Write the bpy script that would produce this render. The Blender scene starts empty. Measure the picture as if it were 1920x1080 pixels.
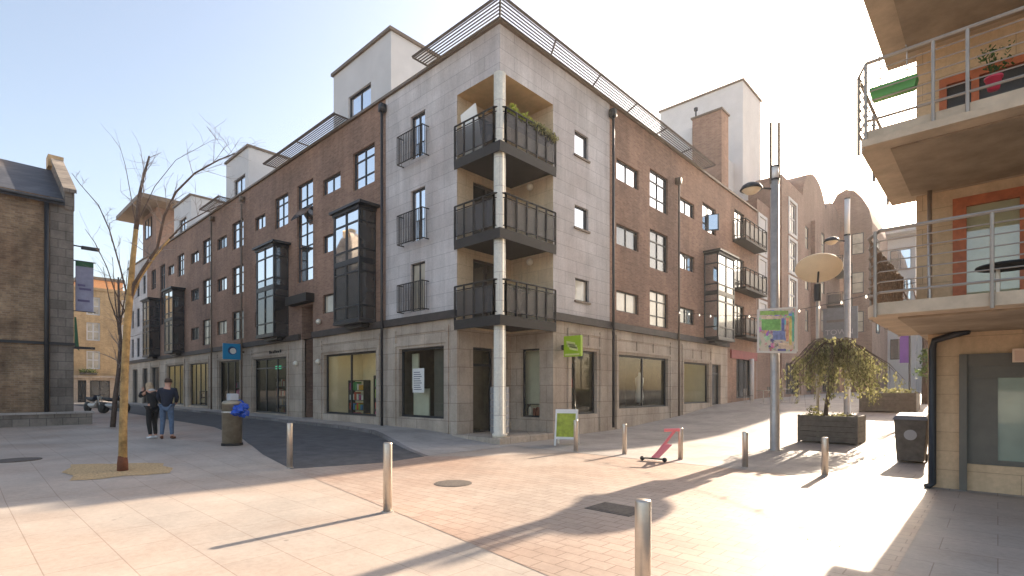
import bpy, bmesh, math, random
from mathutils import Vector, Matrix
random.seed(7)
R = math.radians
S = bpy.context.scene
COL = S.collection

# ---------------------------------------------------------------- camera, world, sun, exposure
F_PX, CAM_H, HZ = 982.0, 1.7, 731.0
cam_d = bpy.data.cameras.new("camera"); cam = bpy.data.objects.new("camera", cam_d); COL.objects.link(cam)
cam.location = (0, 0, CAM_H); cam.rotation_euler = (R(90), 0, R(42.85))
cam_d.sensor_width = 36; cam_d.lens = F_PX/1920*36; cam_d.shift_y = (HZ-540)/1920
cam_d.clip_start = .05; cam_d.clip_end = 3000
S.camera = cam
SUN_EL, SUN_AZ = R(23.5), R(1.6)      # azimuth measured from +Y towards -X
W = bpy.data.worlds.new("World"); S.world = W; W.use_nodes = True
nt = W.node_tree; bg = nt.nodes['Background']
sky = nt.nodes.new('ShaderNodeTexSky'); sky.sky_type = 'NISHITA'; sky.sun_disc = False
sky.sun_elevation = SUN_EL; sky.sun_rotation = -SUN_AZ
sky.air_density = 1.0; sky.dust_density = 3.0; sky.ozone_density = 1.2; sky.altitude = 20
hz = nt.nodes.new('ShaderNodeHueSaturation'); hz.inputs['Saturation'].default_value = .88     # hazy, pale sky
wm = nt.nodes.new('ShaderNodeVectorMath'); wm.operation = 'MULTIPLY'; wm.inputs[1].default_value = (1.055, 1.0, .94)
nt.links.new(sky.outputs[0], hz.inputs['Color']); nt.links.new(hz.outputs[0], wm.inputs[0]); nt.links.new(wm.outputs[0], bg.inputs[0])
bg.inputs[1].default_value = .128
sd = bpy.data.lights.new("sun", 'SUN'); sd.energy = 5.0; sd.angle = R(.55); sd.color = (1, .84, .66)
so = bpy.data.objects.new("sun", sd); COL.objects.link(so)
d = Vector((-math.sin(SUN_AZ)*math.cos(SUN_EL), math.cos(SUN_AZ)*math.cos(SUN_EL), math.sin(SUN_EL)))
so.rotation_euler = d.to_track_quat('Z', 'Y').to_euler(); so.location = d*60
S.view_settings.view_transform = 'Standard'; S.view_settings.look = 'None'
S.view_settings.exposure = 1.45; S.view_settings.gamma = 1

# ---------------------------------------------------------------- materials
def new_mat(name):
    m = bpy.data.materials.new(name); m.use_nodes = True
    return m, m.node_tree, m.node_tree.nodes['Principled BSDF']
def uz(nt, su=1.0, sz=1.0, flat=False):
    """object coords -> (x+y, z) for walls, (x, y) for ground"""
    tc = nt.nodes.new('ShaderNodeTexCoord')
    if flat: return tc.outputs['Object'], tc
    sp = nt.nodes.new('ShaderNodeSeparateXYZ'); nt.links.new(tc.outputs['Object'], sp.inputs[0])
    ad = nt.nodes.new('ShaderNodeMath'); nt.links.new(sp.outputs[0], ad.inputs[0]); nt.links.new(sp.outputs[1], ad.inputs[1])
    cb = nt.nodes.new('ShaderNodeCombineXYZ'); nt.links.new(ad.outputs[0], cb.inputs[0]); nt.links.new(sp.outputs[2], cb.inputs[1])
    return cb.outputs[0], tc
def noise(nt, tc, scale, detail=4, rough=.6, lo=.35, hi=.65, a=0.0, b=1.0, vec=None):
    n = nt.nodes.new('ShaderNodeTexNoise'); n.inputs['Scale'].default_value = scale
    n.inputs['Detail'].default_value = detail; n.inputs['Roughness'].default_value = rough
    nt.links.new(vec if vec else tc.outputs['Object'], n.inputs['Vector'])
    r = nt.nodes.new('ShaderNodeMapRange'); nt.links.new(n.outputs[0], r.inputs[0])
    for i, v in enumerate((lo, hi, a, b)): r.inputs[i+1].default_value = v
    return r.outputs[0]
def mul(nt, col, fac_out):
    m = nt.nodes.new('ShaderNodeVectorMath'); m.operation = 'SCALE'
    nt.links.new(col, m.inputs[0]); nt.links.new(fac_out, m.inputs['Scale']); return m.outputs[0]
def mixc(nt, fac, a, b):
    m = nt.nodes.new('ShaderNodeMix'); m.data_type = 'RGBA'
    if hasattr(fac, 'links'): nt.links.new(fac, m.inputs[0])
    else: m.inputs[0].default_value = fac
    for i, v in ((6, a), (7, b)):
        if hasattr(v, 'links'): nt.links.new(v, m.inputs[i])
        else: m.inputs[i].default_value = (*v, 1)
    return m.outputs[2]
def bump(nt, bs, h, strength=.3, dist=.02):
    b = nt.nodes.new('ShaderNodeBump'); b.inputs['Strength'].default_value = strength; b.inputs['Distance'].default_value = dist
    nt.links.new(h, b.inputs['Height']); nt.links.new(b.outputs[0], bs.inputs['Normal'])
def plain(name, c, rough=.6, metal=0, var=.18, scale=3.0, spec=None, bmp=0):
    m, nt, bs = new_mat(name)
    tc = nt.nodes.new('ShaderNodeTexCoord')
    rgb = nt.nodes.new('ShaderNodeRGB'); rgb.outputs[0].default_value = (*c, 1)
    f = noise(nt, tc, scale, 5, .65, .3, .7, 1-var, 1+var)
    nt.links.new(mul(nt, rgb.outputs[0], f), bs.inputs['Base Color'])
    bs.inputs['Roughness'].default_value = rough; bs.inputs['Metallic'].default_value = metal
    if spec is not None: bs.inputs['Specular IOR Level'].default_value = spec
    if bmp: bump(nt, bs, f, bmp)
    return m
def brickmat(name, c1, c2, mortar, w, h, ms, rough=.85, flat=False, var=.25, vs=.35, off=.5, bm=.3, tint=None, spec=.3, rot=0, squash=1):
    m, nt, bs = new_mat(name)
    v, tc = uz(nt, flat=flat)
    if rot:
        mp = nt.nodes.new('ShaderNodeMapping'); mp.inputs['Rotation'].default_value = (0, 0, rot); nt.links.new(v, mp.inputs[0]); v = mp.outputs[0]
    b = nt.nodes.new('ShaderNodeTexBrick'); nt.links.new(v, b.inputs['Vector'])
    b.inputs['Scale'].default_value = 1; b.inputs['Brick Width'].default_value = w; b.inputs['Row Height'].default_value = h
    b.inputs['Mortar Size'].default_value = ms; b.inputs['Mortar Smooth'].default_value = .2; b.inputs['Bias'].default_value = 0
    b.offset = off
    b.inputs['Color1'].default_value = (*c1, 1); b.inputs['Color2'].default_value = (*c2, 1); b.inputs['Mortar'].default_value = (*mortar, 1)
    f = noise(nt, tc, vs, 6, .7, .3, .7, 1-var, 1+var)
    col = mul(nt, b.outputs['Color'], f)
    if tint:
        f2 = noise(nt, tc, vs*.55, 3, .6, .4, .62)
        c2m = nt.nodes.new('ShaderNodeMix'); c2m.data_type = 'RGBA'; c2m.blend_type = 'MULTIPLY'
        nt.links.new(f2, c2m.inputs[0]); nt.links.new(col, c2m.inputs[6]); c2m.inputs[7].default_value = (*tint, 1); col = c2m.outputs[2]
    f3 = noise(nt, tc, 14, 4, .7, .3, .7, .9, 1.1)
    mp_ = nt.nodes.new('ShaderNodeMapping'); mp_.inputs['Scale'].default_value = (1.6, .14, 1) if not flat else (1, 1, 1); nt.links.new(v, mp_.inputs[0])
    f4 = noise(nt, tc, 1.0 if not flat else .35, 5, .7, .28, .62, .80, 1.06, vec=mp_.outputs[0]); col = mul(nt, col, f4)
    if flat:
        vo = nt.nodes.new('ShaderNodeTexVoronoi'); vo.inputs['Scale'].default_value = 1.7; nt.links.new(v, vo.inputs['Vector'])      # gum and oil spots
        mr_ = nt.nodes.new('ShaderNodeMapRange'); nt.links.new(vo.outputs['Distance'], mr_.inputs[0])
        for i_, q_ in enumerate((.035, .06, .62, 1.0)): mr_.inputs[i_+1].default_value = q_
        col = mul(nt, col, mr_.outputs[0])
    nt.links.new(mul(nt, col, f3), bs.inputs['Base Color'])
    bs.inputs['Roughness'].default_value = rough; bs.inputs['Specular IOR Level'].default_value = spec
    if bm: 
        inv = nt.nodes.new('ShaderNodeMath'); inv.operation = 'SUBTRACT'; inv.inputs[0].default_value = 1
        nt.links.new(b.outputs['Fac'], inv.inputs[1]); bump(nt, bs, inv.outputs[0], bm, .01)
    return m
M = {}
M['brick'] = brickmat('brown_brick', (.375, .225, .155), (.275, .16, .11), (.31, .225, .175), .225, .075, .008, var=.26, tint=(.76, .78, .82))
M['brick_far'] = brickmat('weathered_brick', (.30, .20, .155), (.23, .15, .115), (.27, .19, .155), .225, .075, .008, var=.22)
M['brick_block'] = M['brick']
M['stone'] = brickmat('grey_limestone', (.59, .555, .54), (.53, .50, .485), (.36, .34, .335), 1.35, .46, .009, rough=.7, var=.12, vs=.8, tint=(.86, .83, .82))
M['base_stone'] = brickmat('brown_limestone', (.50, .42, .34), (.45, .375, .30), (.27, .22, .18), .95, .62, .010, rough=.75, var=.18, vs=.9, tint=(.85, .82, .80))
M['bounce_stone'] = brickmat('bounce_tinted_limestone', (.62, .50, .34), (.56, .44, .30), (.40, .31, .21), .8, .46, .006, rough=.8, var=.1, vs=.8)  # recess walls: warm ground bounce put into the stone colour
M['bounce_plaster'] = plain('bounce_tinted_plaster', (.58, .40, .20), .85, var=.12)  # recess ceiling: warm light from below painted into the base colour
M['white'] = plain('white_render', (.60, .59, .58), .85, var=.07, scale=.8)
M['frame'] = plain('charcoal_metal', (.022, .024, .028), .45, var=.2)
M['band'] = plain('dark_cornice_stone', (.055, .045, .04), .7, var=.3)
M['coping'] = plain('coping_metal', (.16, .12, .085), .6, var=.2)
M['rail'] = plain('bronze_metal', (.022, .019, .017), .7, var=.2)
M['steel'] = plain('brushed_steel', (.58, .50, .42), .36, metal=.8, var=.1, scale=8)
M['galv'] = plain('galvanised_steel', (.50, .47, .43), .5, metal=.55, var=.15, scale=6)
M['column'] = brickmat('column_concrete', (.82, .74, .60), (.78, .70, .56), (.60, .5, .4), 9, .9, .012, rough=.75, var=.1, vs=1.5)
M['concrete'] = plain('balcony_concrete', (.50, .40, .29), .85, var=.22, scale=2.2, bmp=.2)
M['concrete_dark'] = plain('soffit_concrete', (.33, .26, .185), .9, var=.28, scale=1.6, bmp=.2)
M['tanblock'] = brickmat('tan_block', (.60, .435, .275), (.56, .40, .25), (.42, .30, .19), 1.9, .325, .006, rough=.85, var=.1, vs=.9, off=.37)
M['redwood'] = plain('redwood_frame', (.42, .12, .045), .55, var=.25, scale=6)
M['asphalt'] = plain('asphalt', (.085, .083, .085), .85, var=.35, scale=2.5, bmp=.15)
M['kerbstone'] = brickmat('granite_kerb', (.24, .22, .21), (.20, .18, .17), (.07, .06, .06), .9, 2, .012, flat=True, rough=.8)
M['slabs'] = brickmat('granite_slabs', (.465, .40, .34), (.435, .375, .32), (.30, .24, .195), .92, .6, .005, flat=True, var=.12, vs=.6, rough=.62, bm=.12, tint=(.95, .88, .84))
M['setts'] = brickmat('pink_setts', (.47, .385, .32), (.42, .335, .275), (.27, .205, .165), .30, .20, .007, flat=True, var=.14, vs=.4, rough=.55, bm=.15, tint=(.92, .80, .74))
M['footslab'] = brickmat('footpath_slabs', (.41, .37, .335), (.375, .335, .305), (.24, .20, .17), .6, .6, .006, flat=True, var=.15, vs=.7, rough=.65, bm=.1)
M['gravel'] = plain('tree_pit_gravel', (.52, .36, .19), .95, var=.4, scale=30, bmp=.6)
M['iron'] = plain('cast_iron', (.12, .10, .085), .7, metal=.2, var=.4, scale=22, bmp=.3)
M['slate'] = brickmat('roof_slate', (.085, .088, .10), (.06, .063, .075), (.03, .03, .035), .35, .22, .006, rough=.6, var=.25)
M['rubble'] = brickmat('rubble_brick', (.36, .25, .15), (.24, .16, .10), (.31, .24, .17), .24, .085, .011, var=.5, vs=.9, tint=(.58, .52, .50), bm=.5)
M['quoin'] = brickmat('grey_quoin', (.25, .215, .18), (.19, .16, .135), (.11, .10, .085), .5, .36, .012, var=.35, vs=.8)
M['tanbrick'] = brickmat('tan_stock_brick', (.54, .38, .21), (.44, .30, .16), (.44, .34, .22), .24, .08, .01, var=.25)  # tan brick, colour kept bright to carry the terrace's warm light
M['timber'] = plain('dark_timber', (.10, .088, .075), .7, var=.35, scale=6, bmp=.2)
M['soil'] = plain('soil', (.06, .045, .03), 1, var=.4, scale=12)
M['lime'] = plain('lime_sign', (.34, .52, .02), .45, var=.04)
M['blue'] = plain('blue_sign', (.01, .27, .52), .4, var=.05)
M['print'] = plain('white_print', (.75, .76, .70), .5, var=.03)
M['paper'] = plain('paper', (.74, .72, .68), .7, var=.06)
M['black'] = plain('black_rubber', (.02, .02, .02), .6, var=.2)
M['door_dark'] = plain('dark_timber_door', (.045, .03, .025), .5, var=.3)
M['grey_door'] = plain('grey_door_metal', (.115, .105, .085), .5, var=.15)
M['curtain'] = plain('cream_blind', (.60, .52, .36), .8, var=.12, scale=3)
M['shop_wall'] = plain('shop_plaster', (.74, .68, .52), .8, var=.06)
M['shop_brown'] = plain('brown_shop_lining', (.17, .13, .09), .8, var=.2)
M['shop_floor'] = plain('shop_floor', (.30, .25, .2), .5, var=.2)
M['bark_gold'] = plain('golden_bark', (.36, .225, .085), .75, var=.5, scale=7, bmp=.4)
M['bark_dark'] = plain('dark_bark', (.10, .07, .055), .85, var=.35, scale=9, bmp=.4)
M['twig'] = plain('pale_twig', (.24, .20, .175), .85, var=.3, scale=9)
M['binmetal'] = plain('weathered_bin_steel', (.36, .30, .22), .45, metal=.45, var=.25, scale=5)
M['bluebag'] = plain('blue_plastic', (.01, .07, .42), .3, var=.3, scale=8)
M['greybag'] = plain('grey_card', (.45, .47, .50), .5, var=.1)
M['navy'] = plain('navy_wool', (.018, .022, .038), .9, var=.25, scale=8)
M['blackcloth'] = plain('black_cloth', (.016, .016, .017), .9, var=.25, scale=8)
M['denim'] = plain('blue_denim', (.10, .145, .22), .9, var=.25, scale=12)
M['brownleather'] = plain('brown_leather', (.13, .045, .02), .6, var=.2)
M['skin'] = plain('skin', (.55, .30, .21), .6, var=.08)
M['hair_brown'] = plain('brown_hair', (.06, .032, .018), .8, var=.3, scale=14)
M['hair_fair'] = plain('fair_hair', (.42, .30, .19), .8, var=.3, scale=14)
M['scarf'] = plain('pale_scarf', (.55, .53, .50), .9, var=.2, scale=14)
M['whiteshoe'] = plain('white_shoe', (.72, .72, .72), .6, var=.05)
M['pink'] = plain('coral_paint', (.85, .22, .22), .4, var=.05)
M['purple'] = plain('purple_fabric', (.16, .06, .30), .8, var=.1)
M['greenplastic'] = plain('green_plastic', (.10, .30, .07), .5, var=.12)
M['mauve'] = plain('faded_banner_print', (.34, .33, .42), .8, var=.25, scale=1.3)
M['greenprint'] = plain('green_print', (.04, .12, .06), .8)
M['disc'] = plain('cream_enamel', (.80, .66, .47), .5, var=.06)
M['galvdark'] = plain('dull_zinc', (.13, .11, .10), .6, metal=.2, var=.2)
M['rail_grey'] = plain('brown_grey_steel', (.36, .31, .26), .45, metal=.5, var=.15)
M['opal'] = plain('opal_acrylic', (.88, .87, .84), .35, var=.02)
M['greyblue'] = plain('grey_blue_fascia', (.14, .145, .165), .6)
M['greypanel'] = plain('pale_grey_panel', (.33, .33, .34), .6, var=.08, scale=.5)
M['redawn'] = plain('dull_red_fascia', (.26, .05, .05), .6)
M['lampglass'] = plain('lamp_glass', (.75, .70, .58), .3)
def leafmat(name, c1, c2):
    m, nt, bs = new_mat(name)
    g = nt.nodes.new('ShaderNodeNewGeometry')
    mx = mixc(nt, g.outputs['Random Per Island'], c1, c2)
    nt.links.new(mx, bs.inputs['Base Color']); bs.inputs['Roughness'].default_value = .55
    tr = nt.nodes.new('ShaderNodeBsdfTranslucent'); nt.links.new(mx, tr.inputs[0])
    ms = nt.nodes.new('ShaderNodeMixShader'); ms.inputs[0].default_value = .42
    nt.links.new(bs.outputs[0], ms.inputs[1]); nt.links.new(tr.outputs[0], ms.inputs[2])
    nt.links.new(ms.outputs[0], nt.nodes['Material Output'].inputs[0]); return m
M['leaf'] = leafmat('olive_leaf', (.12, .13, .045), (.44, .41, .19))
M['leaf_yel'] = leafmat('yellow_green_leaf', (.25, .33, .04), (.62, .62, .12))
M['leaf_green'] = leafmat('green_leaf', (.04, .08, .02), (.12, .17, .04))
def glassmat(name, refl, tint, base):
    """coated window glass: strong mirror part over a dark room, slight waviness"""
    m, nt, bs = new_mat(name)
    v, tc = uz(nt)
    f = noise(nt, tc, .9, 3, .5, .35, .65, 0, 1)
    nt.links.new(mixc(nt, f, base, tuple(x*1.8 for x in base)), bs.inputs['Base Color']); bs.inputs['Roughness'].default_value = .25
    gl = nt.nodes.new('ShaderNodeBsdfGlossy'); gl.inputs['Roughness'].default_value = .03; gl.inputs[0].default_value = (*tint, 1)
    n2 = noise(nt, tc, 1.3, 2, .5, .2, .8); b = nt.nodes.new('ShaderNodeBump'); b.inputs['Strength'].default_value = .05; b.inputs['Distance'].default_value = .03
    nt.links.new(n2, b.inputs['Height']); nt.links.new(b.outputs[0], gl.inputs['Normal'])
    ms = nt.nodes.new('ShaderNodeMixShader'); ms.inputs[0].default_value = refl
    nt.links.new(bs.outputs[0], ms.inputs[1]); nt.links.new(gl.outputs[0], ms.inputs[2])
    nt.links.new(ms.outputs[0], nt.nodes['Material Output'].inputs[0]); return m
M['glass_sky'] = glassmat('sky_reflecting_glass', .9, (.97, .98, 1), (.03, .035, .04))
M['glass_mid'] = glassmat('window_glass', .55, (.9, .95, 1), (.05, .05, .05))
M['glass_dark'] = glassmat('dark_window_glass', .09, (.9, .95, 1), (.03, .03, .03))
M['glass_blind'] = glassmat('glass_over_blind', .07, (.95, .97, 1), (.36, .32, .25))
M['glass_green'] = glassmat('greenish_door_glass', .10, (.85, .95, .9), (.17, .20, .15))
def clearglass(name, t=.86, tint=(.93, .95, .93)):
    m, nt, bs = new_mat(name)
    tr = nt.nodes.new('ShaderNodeBsdfTransparent'); tr.inputs[0].default_value = (*tint, 1)
    gl = nt.nodes.new('ShaderNodeBsdfGlossy'); gl.inputs['Roughness'].default_value = .02
    ms = nt.nodes.new('ShaderNodeMixShader'); ms.inputs[0].default_value = 1-t
    nt.links.new(tr.outputs[0], ms.inputs[1]); nt.links.new(gl.outputs[0], ms.inputs[2])
    nt.links.new(ms.outputs[0], nt.nodes['Material Output'].inputs[0]); return m
M['shop_glass'] = clearglass('shop_window_glass', .96)
def meshmat(name, c, t):
    m, nt, bs = new_mat(name); bs.inputs['Base Color'].default_value = (*c, 1); bs.inputs['Roughness'].default_value = .5
    tr = nt.nodes.new('ShaderNodeBsdfTransparent'); ms = nt.nodes.new('ShaderNodeMixShader'); ms.inputs[0].default_value = t
    nt.links.new(bs.outputs[0], ms.inputs[1]); nt.links.new(tr.outputs[0], ms.inputs[2])
    nt.links.new(ms.outputs[0], nt.nodes['Material Output'].inputs[0]); return m
M['perf'] = meshmat('perforated_panel', (.05, .045, .045), .24)
def emis(name, c, s):
    m, nt, bs = new_mat(name); bs.inputs['Base Color'].default_value = (*c, 1)
    bs.inputs['Emission Color'].default_value = (*c, 1); bs.inputs['Emission Strength'].default_value = s; return m
M['exit'] = emis('lit_exit_sign', (.02, .45, .25), .5)
M['bulb'] = emis('lit_bulb', (1, .9, .75), .7)
M['striplight'] = emis('shop_strip_light', (1, .82, .55), 2.2)
def mapmat():
    m, nt, bs = new_mat('map_print'); v, tc = uz(nt)
    def vor(scale, w):
        vo = nt.nodes.new('ShaderNodeTexVoronoi'); vo.inputs['Scale'].default_value = scale; vo.distance = 'CHEBYCHEV'
        nt.links.new(v, vo.inputs['Vector']); return vo
    a = vor(9, 0)
    hs = nt.nodes.new('ShaderNodeHueSaturation'); hs.inputs['Saturation'].default_value = .75; hs.inputs['Value'].default_value = .75
    nt.links.new(a.outputs['Color'], hs.inputs['Color'])
    f = noise(nt, tc, 7, 3, .6, .45, .55, 0, 1)
    nt.links.new(mixc(nt, f, hs.outputs[0], (.66, .60, .50)), bs.inputs['Base Color']); bs.inputs['Roughness'].default_value = .5
    return m
M['map'] = mapmat()

# ---------------------------------------------------------------- object helpers
WL = {}
def reg(o, w): WL[o.name] = Vector(w); return o
def tagp(o, label, cat, group=None, kind=None):
    if label: o['label'] = label
    if cat: o['category'] = cat
    if group: o['group'] = group
    if kind: o['kind'] = kind
    return o
def thing(name, label, cat, loc=(0, 0, 0), rz=0, group=None):
    o = bpy.data.objects.new(name, None); COL.objects.link(o); o.location = loc; o.rotation_euler = (0, 0, rz)
    o.empty_display_size = .2
    reg(o, (0, 0, 0) if rz else loc)
    return tagp(o, label, cat, group)
class MB:
    def __init__(s): s.v = []; s.f = []
    def add(s, vs, fs):
        n = len(s.v); s.v += [tuple(v) for v in vs]; s.f += [tuple(i+n for i in f) for f in fs]; return s
    def quad(s, a, b, c, d): return s.add((a, b, c, d), ((0, 1, 2, 3),))
    def box(s, x0, x1, y0, y1, z0, z1):
        if x0 > x1: x0, x1 = x1, x0
        if y0 > y1: y0, y1 = y1, y0
        return s.add([(x0, y0, z0), (x1, y0, z0), (x1, y1, z0), (x0, y1, z0), (x0, y0, z1), (x1, y0, z1), (x1, y1, z1), (x0, y1, z1)],
                     [(0, 3, 2, 1), (4, 5, 6, 7), (0, 1, 5, 4), (1, 2, 6, 5), (2, 3, 7, 6), (3, 0, 4, 7)])
    def prism(s, pts, z0, z1):
        n = len(pts); vs = [(p[0], p[1], z0) for p in pts]+[(p[0], p[1], z1) for p in pts]
        return s.add(vs, [tuple(range(n-1, -1, -1)), tuple(range(n, 2*n))]+[(i, (i+1) % n, n+(i+1) % n, n+i) for i in range(n)])
    def prism_dir(s, pts, ext):
        """pts 3-D polygon extruded by vector ext"""
        n = len(pts); e = Vector(ext); vs = [Vector(p) for p in pts]+[Vector(p)+e for p in pts]
        return s.add(vs, [tuple(range(n-1, -1, -1)), tuple(range(n, 2*n))]+[(i, (i+1) % n, n+(i+1) % n, n+i) for i in range(n)])
    def tube(s, pts, rad, seg=8, cap=True):
        pts = [Vector(p) for p in pts]; n = len(pts)
        if not hasattr(rad, '__len__'): rad = [rad]*n
        rings = []; up = None
        for i, p in enumerate(pts):
            t = (pts[min(i+1, n-1)]-pts[max(i-1, 0)]).normalized()
            if up is None: up = Vector((0, 0, 1)) if abs(t.z) < .9 else Vector((1, 0, 0))
            a = t.cross(up)
            if a.length < 1e-4: a = t.cross(Vector((0, 1, 0)))
            a.normalize(); b = a.cross(t).normalized(); up = b
            rings.append([p+(a*math.cos(2*math.pi*k/seg)+b*math.sin(2*math.pi*k/seg))*rad[i] for k in range(seg)])
        vs = [v for r in rings for v in r]; fs = []
        for i in range(n-1):
            for k in range(seg): fs.append((i*seg+k, i*seg+(k+1) % seg, (i+1)*seg+(k+1) % seg, (i+1)*seg+k))
        if cap: fs += [tuple(range(seg-1, -1, -1)), tuple((n-1)*seg+k for k in range(seg))]
        return s.add(vs, fs)
    def lathe(s, prof, c, seg=20, axis=None):
        c = Vector(c); vs = []; fs = []; n = len(prof)
        q = Vector((0, 0, 1)).rotation_difference(Vector(axis)) if axis else None
        for r, z in prof:
            for k in range(seg):
                v = Vector((r*math.cos(2*math.pi*k/seg), r*math.sin(2*math.pi*k/seg), z))
                vs.append(c+(q @ v if q else v))
        for i in range(n-1):
            for k in range(seg): fs.append((i*seg+k, i*seg+(k+1) % seg, (i+1)*seg+(k+1) % seg, (i+1)*seg+k))
        if prof[0][0] > 1e-3: fs.append(tuple(range(seg-1, -1, -1)))
        if prof[-1][0] > 1e-3: fs.append(tuple((n-1)*seg+k for k in range(seg)))
        return s.add(vs, fs)
    def build(s, name, mat, parent=None, smooth=False, origin=None, bevel=0):
        w = WL[parent.name] if parent else Vector(origin or (0, 0, 0))
        me = bpy.data.meshes.new(name); me.from_pydata([tuple(Vector(v)-w) for v in s.v], [], s.f); me.update()
        if mat: me.materials.append(M[mat] if isinstance(mat, str) else mat)
        if smooth:
            for p in me.polygons: p.use_smooth = True
        o = bpy.data.objects.new(name, me); COL.objects.link(o)
        if parent: o.parent = parent
        else: o.location = w
        if bevel:
            bv = o.modifiers.new('bevel', 'BEVEL'); bv.width = bevel; bv.segments = 2; bv.limit_method = 'ANGLE'
        return reg(o, w)
def copy_tree(o, parent=None):
    c = o.copy(); COL.objects.link(c); WL[c.name] = WL[o.name].copy()
    if parent: c.parent = parent
    for ch in list(o.children): copy_tree(ch, c)
    return c

class Face:
    """a facade plane: u along the wall, n outwards, z up"""
    def __init__(s, axis, c, sign): s.axis, s.c, s.sign = axis, c, sign
    def p(s, u, n, z):
        return (u, s.c+s.sign*n, z) if s.axis == 'Y' else (s.c+s.sign*n, u, z)
    def box(s, mb, u0, u1, n0, n1, z0, z1):
        a = s.p(u0, n0, z0); b = s.p(u1, n1, z1); return mb.box(a[0], b[0], a[1], b[1], z0, z1)
    def wall(s, mb, u0, u1, z0, z1, holes=(), dep=.15, back=0):
        """wall skin with openings and their reveals"""
        us = sorted({u0, u1, *[h[0] for h in holes], *[h[1] for h in holes]}); us = [u for u in us if u0 <= u <= u1]
        zs = sorted({z0, z1, *[h[2] for h in holes], *[h[3] for h in holes]}); zs = [z for z in zs if z0 <= z <= z1]
        for i in range(len(us)-1):
            for j in range(len(zs)-1):
                cu, cz = (us[i]+us[i+1])/2, (zs[j]+zs[j+1])/2
                if any(h[0] < cu < h[1] and h[2] < cz < h[3] for h in holes): continue
                mb.quad(s.p(us[i], 0, zs[j]), s.p(us[i+1], 0, zs[j]), s.p(us[i+1], 0, zs[j+1]), s.p(us[i], 0, zs[j+1]))
        for a, b, c, d in holes:
            a, b, c, d = max(a, u0), min(b, u1), max(c, z0), min(d, z1)
            if b <= a or d <= c: continue
            P = [s.p(a, 0, c), s.p(b, 0, c), s.p(b, 0, d), s.p(a, 0, d)]; Q = [s.p(a, -dep, c), s.p(b, -dep, c), s.p(b, -dep, d), s.p(a, -dep, d)]
            for k in range(4): mb.quad(P[k], P[(k+1) % 4], Q[(k+1) % 4], Q[k])
        return mb
def window(face, u0, u1, z0, z1, parent, cols=2, rows=(.33,), glass='glass_sky', rec=.12, name='window', fr=.05, sill=False, mat='frame', fmat=None):
    mb = MB(); d0, d1 = -rec-.04, -rec+.03
    face.box(mb, u0, u0+fr, d0, d1, z0, z1); face.box(mb, u1-fr, u1, d0, d1, z0, z1)
    face.box(mb, u0+fr, u1-fr, d0, d1, z0, z0+fr); face.box(mb, u0+fr, u1-fr, d0, d1, z1-fr, z1)
    for k in range(1, cols):
        u = u0+(u1-u0)*k/cols; face.box(mb, u-fr*.5, u+fr*.5, d0, d1-.004, z0+fr, z1-fr)
    for r in rows:
        z = z0+(z1-z0)*r; face.box(mb, u0+fr, u1-fr, d0, d1-.008, z-fr*.5, z+fr*.5)
    w = mb.build(name, fmat or mat, parent)
    p = MB(); face.box(p, u0+.01, u1-.01, -rec-.02, -rec-.008, z0+.01, z1-.01); p.build('pane', glass, w)
    if sill:
        q = MB(); face.box(q, u0-.06, u1+.06, -rec+.02, .06, z0-.07, z0-.002); q.build('sill', 'coping', w)
    return w
def text_mesh(txt, size, face_pt, ux, uz_, mat, parent, name='lettering', ext=.004, align='CENTER', shear=0):
    cu = bpy.data.curves.new(name, 'FONT'); cu.body = txt; cu.size = size; cu.extrude = ext; cu.align_x = align; cu.align_y = 'CENTER'; cu.shear = shear
    t = bpy.data.objects.new('tmp_text', cu); COL.objects.link(t)
    bpy.context.view_layer.update()
    me = bpy.data.meshes.new_from_object(t.evaluated_get(bpy.context.evaluated_depsgraph_get())); bpy.data.objects.remove(t)
    ux, uz_ = Vector(ux), Vector(uz_); n = ux.cross(uz_); o3 = Vector(face_pt)-WL[parent.name]
    for v in me.vertices: c = v.co.copy(); v.co = o3+ux*c.x+uz_*c.y+n*c.z
    me.materials.clear(); me.materials.append(M[mat]); me.name = name
    o = bpy.data.objects.new(name, me); COL.objects.link(o); o.parent = parent; return reg(o, WL[parent.name])

# ---------------------------------------------------------------- ground
XB = [(-60, .40), (-40, .35), (-20, .20), (-15, .17), (-11, 0)]
YB = [(15, 0), (19, .07), (24, .38), (29, .85), (36, 1.12), (45, 1.32), (60, 1.5), (100, 1.62)]
def pl(t, pts):
    if t <= pts[0][0]: return pts[0][1]
    for (a, b), (c, d) in zip(pts, pts[1:]):
        if t <= c: return b+(d-b)*(t-a)/(c-a)
    return pts[-1][1]
def g(x, y): return pl(x, XB)+pl(y, YB)
def sheet(name, pts, dz, mat, label=None):
    bm = bmesh.new(); vs = [bm.verts.new((x, y, 0)) for x, y in pts]; bm.faces.new(vs)
    for x, _ in XB: bmesh.ops.bisect_plane(bm, geom=bm.verts[:]+bm.edges[:]+bm.faces[:], plane_co=(x, 0, 0), plane_no=(1, 0, 0))
    for y, _ in YB: bmesh.ops.bisect_plane(bm, geom=bm.verts[:]+bm.edges[:]+bm.faces[:], plane_co=(0, y, 0), plane_no=(0, 1, 0))
    for v in bm.verts: v.co.z = g(v.co.x, v.co.y)+(dz(v.co.x, v.co.y) if callable(dz) else dz)
    bmesh.ops.recalc_face_normals(bm, faces=bm.faces[:])
    me = bpy.data.meshes.new(name); bm.to_mesh(me); bm.free()
    if me.polygons and me.polygons[0].normal.z < 0: me.flip_normals()
    me.materials.append(M[mat]); o = bpy.data.objects.new(name, me); COL.objects.link(o); o['kind'] = 'structure'; return reg(o, (0, 0, 0))
XS = [-900, -300]+[a for a, _ in XB]+[-5, 0, 10, 300, 900]; YS = [-900, -300, -20, 0]+[a for a, _ in YB]+[300, 1000]
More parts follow.
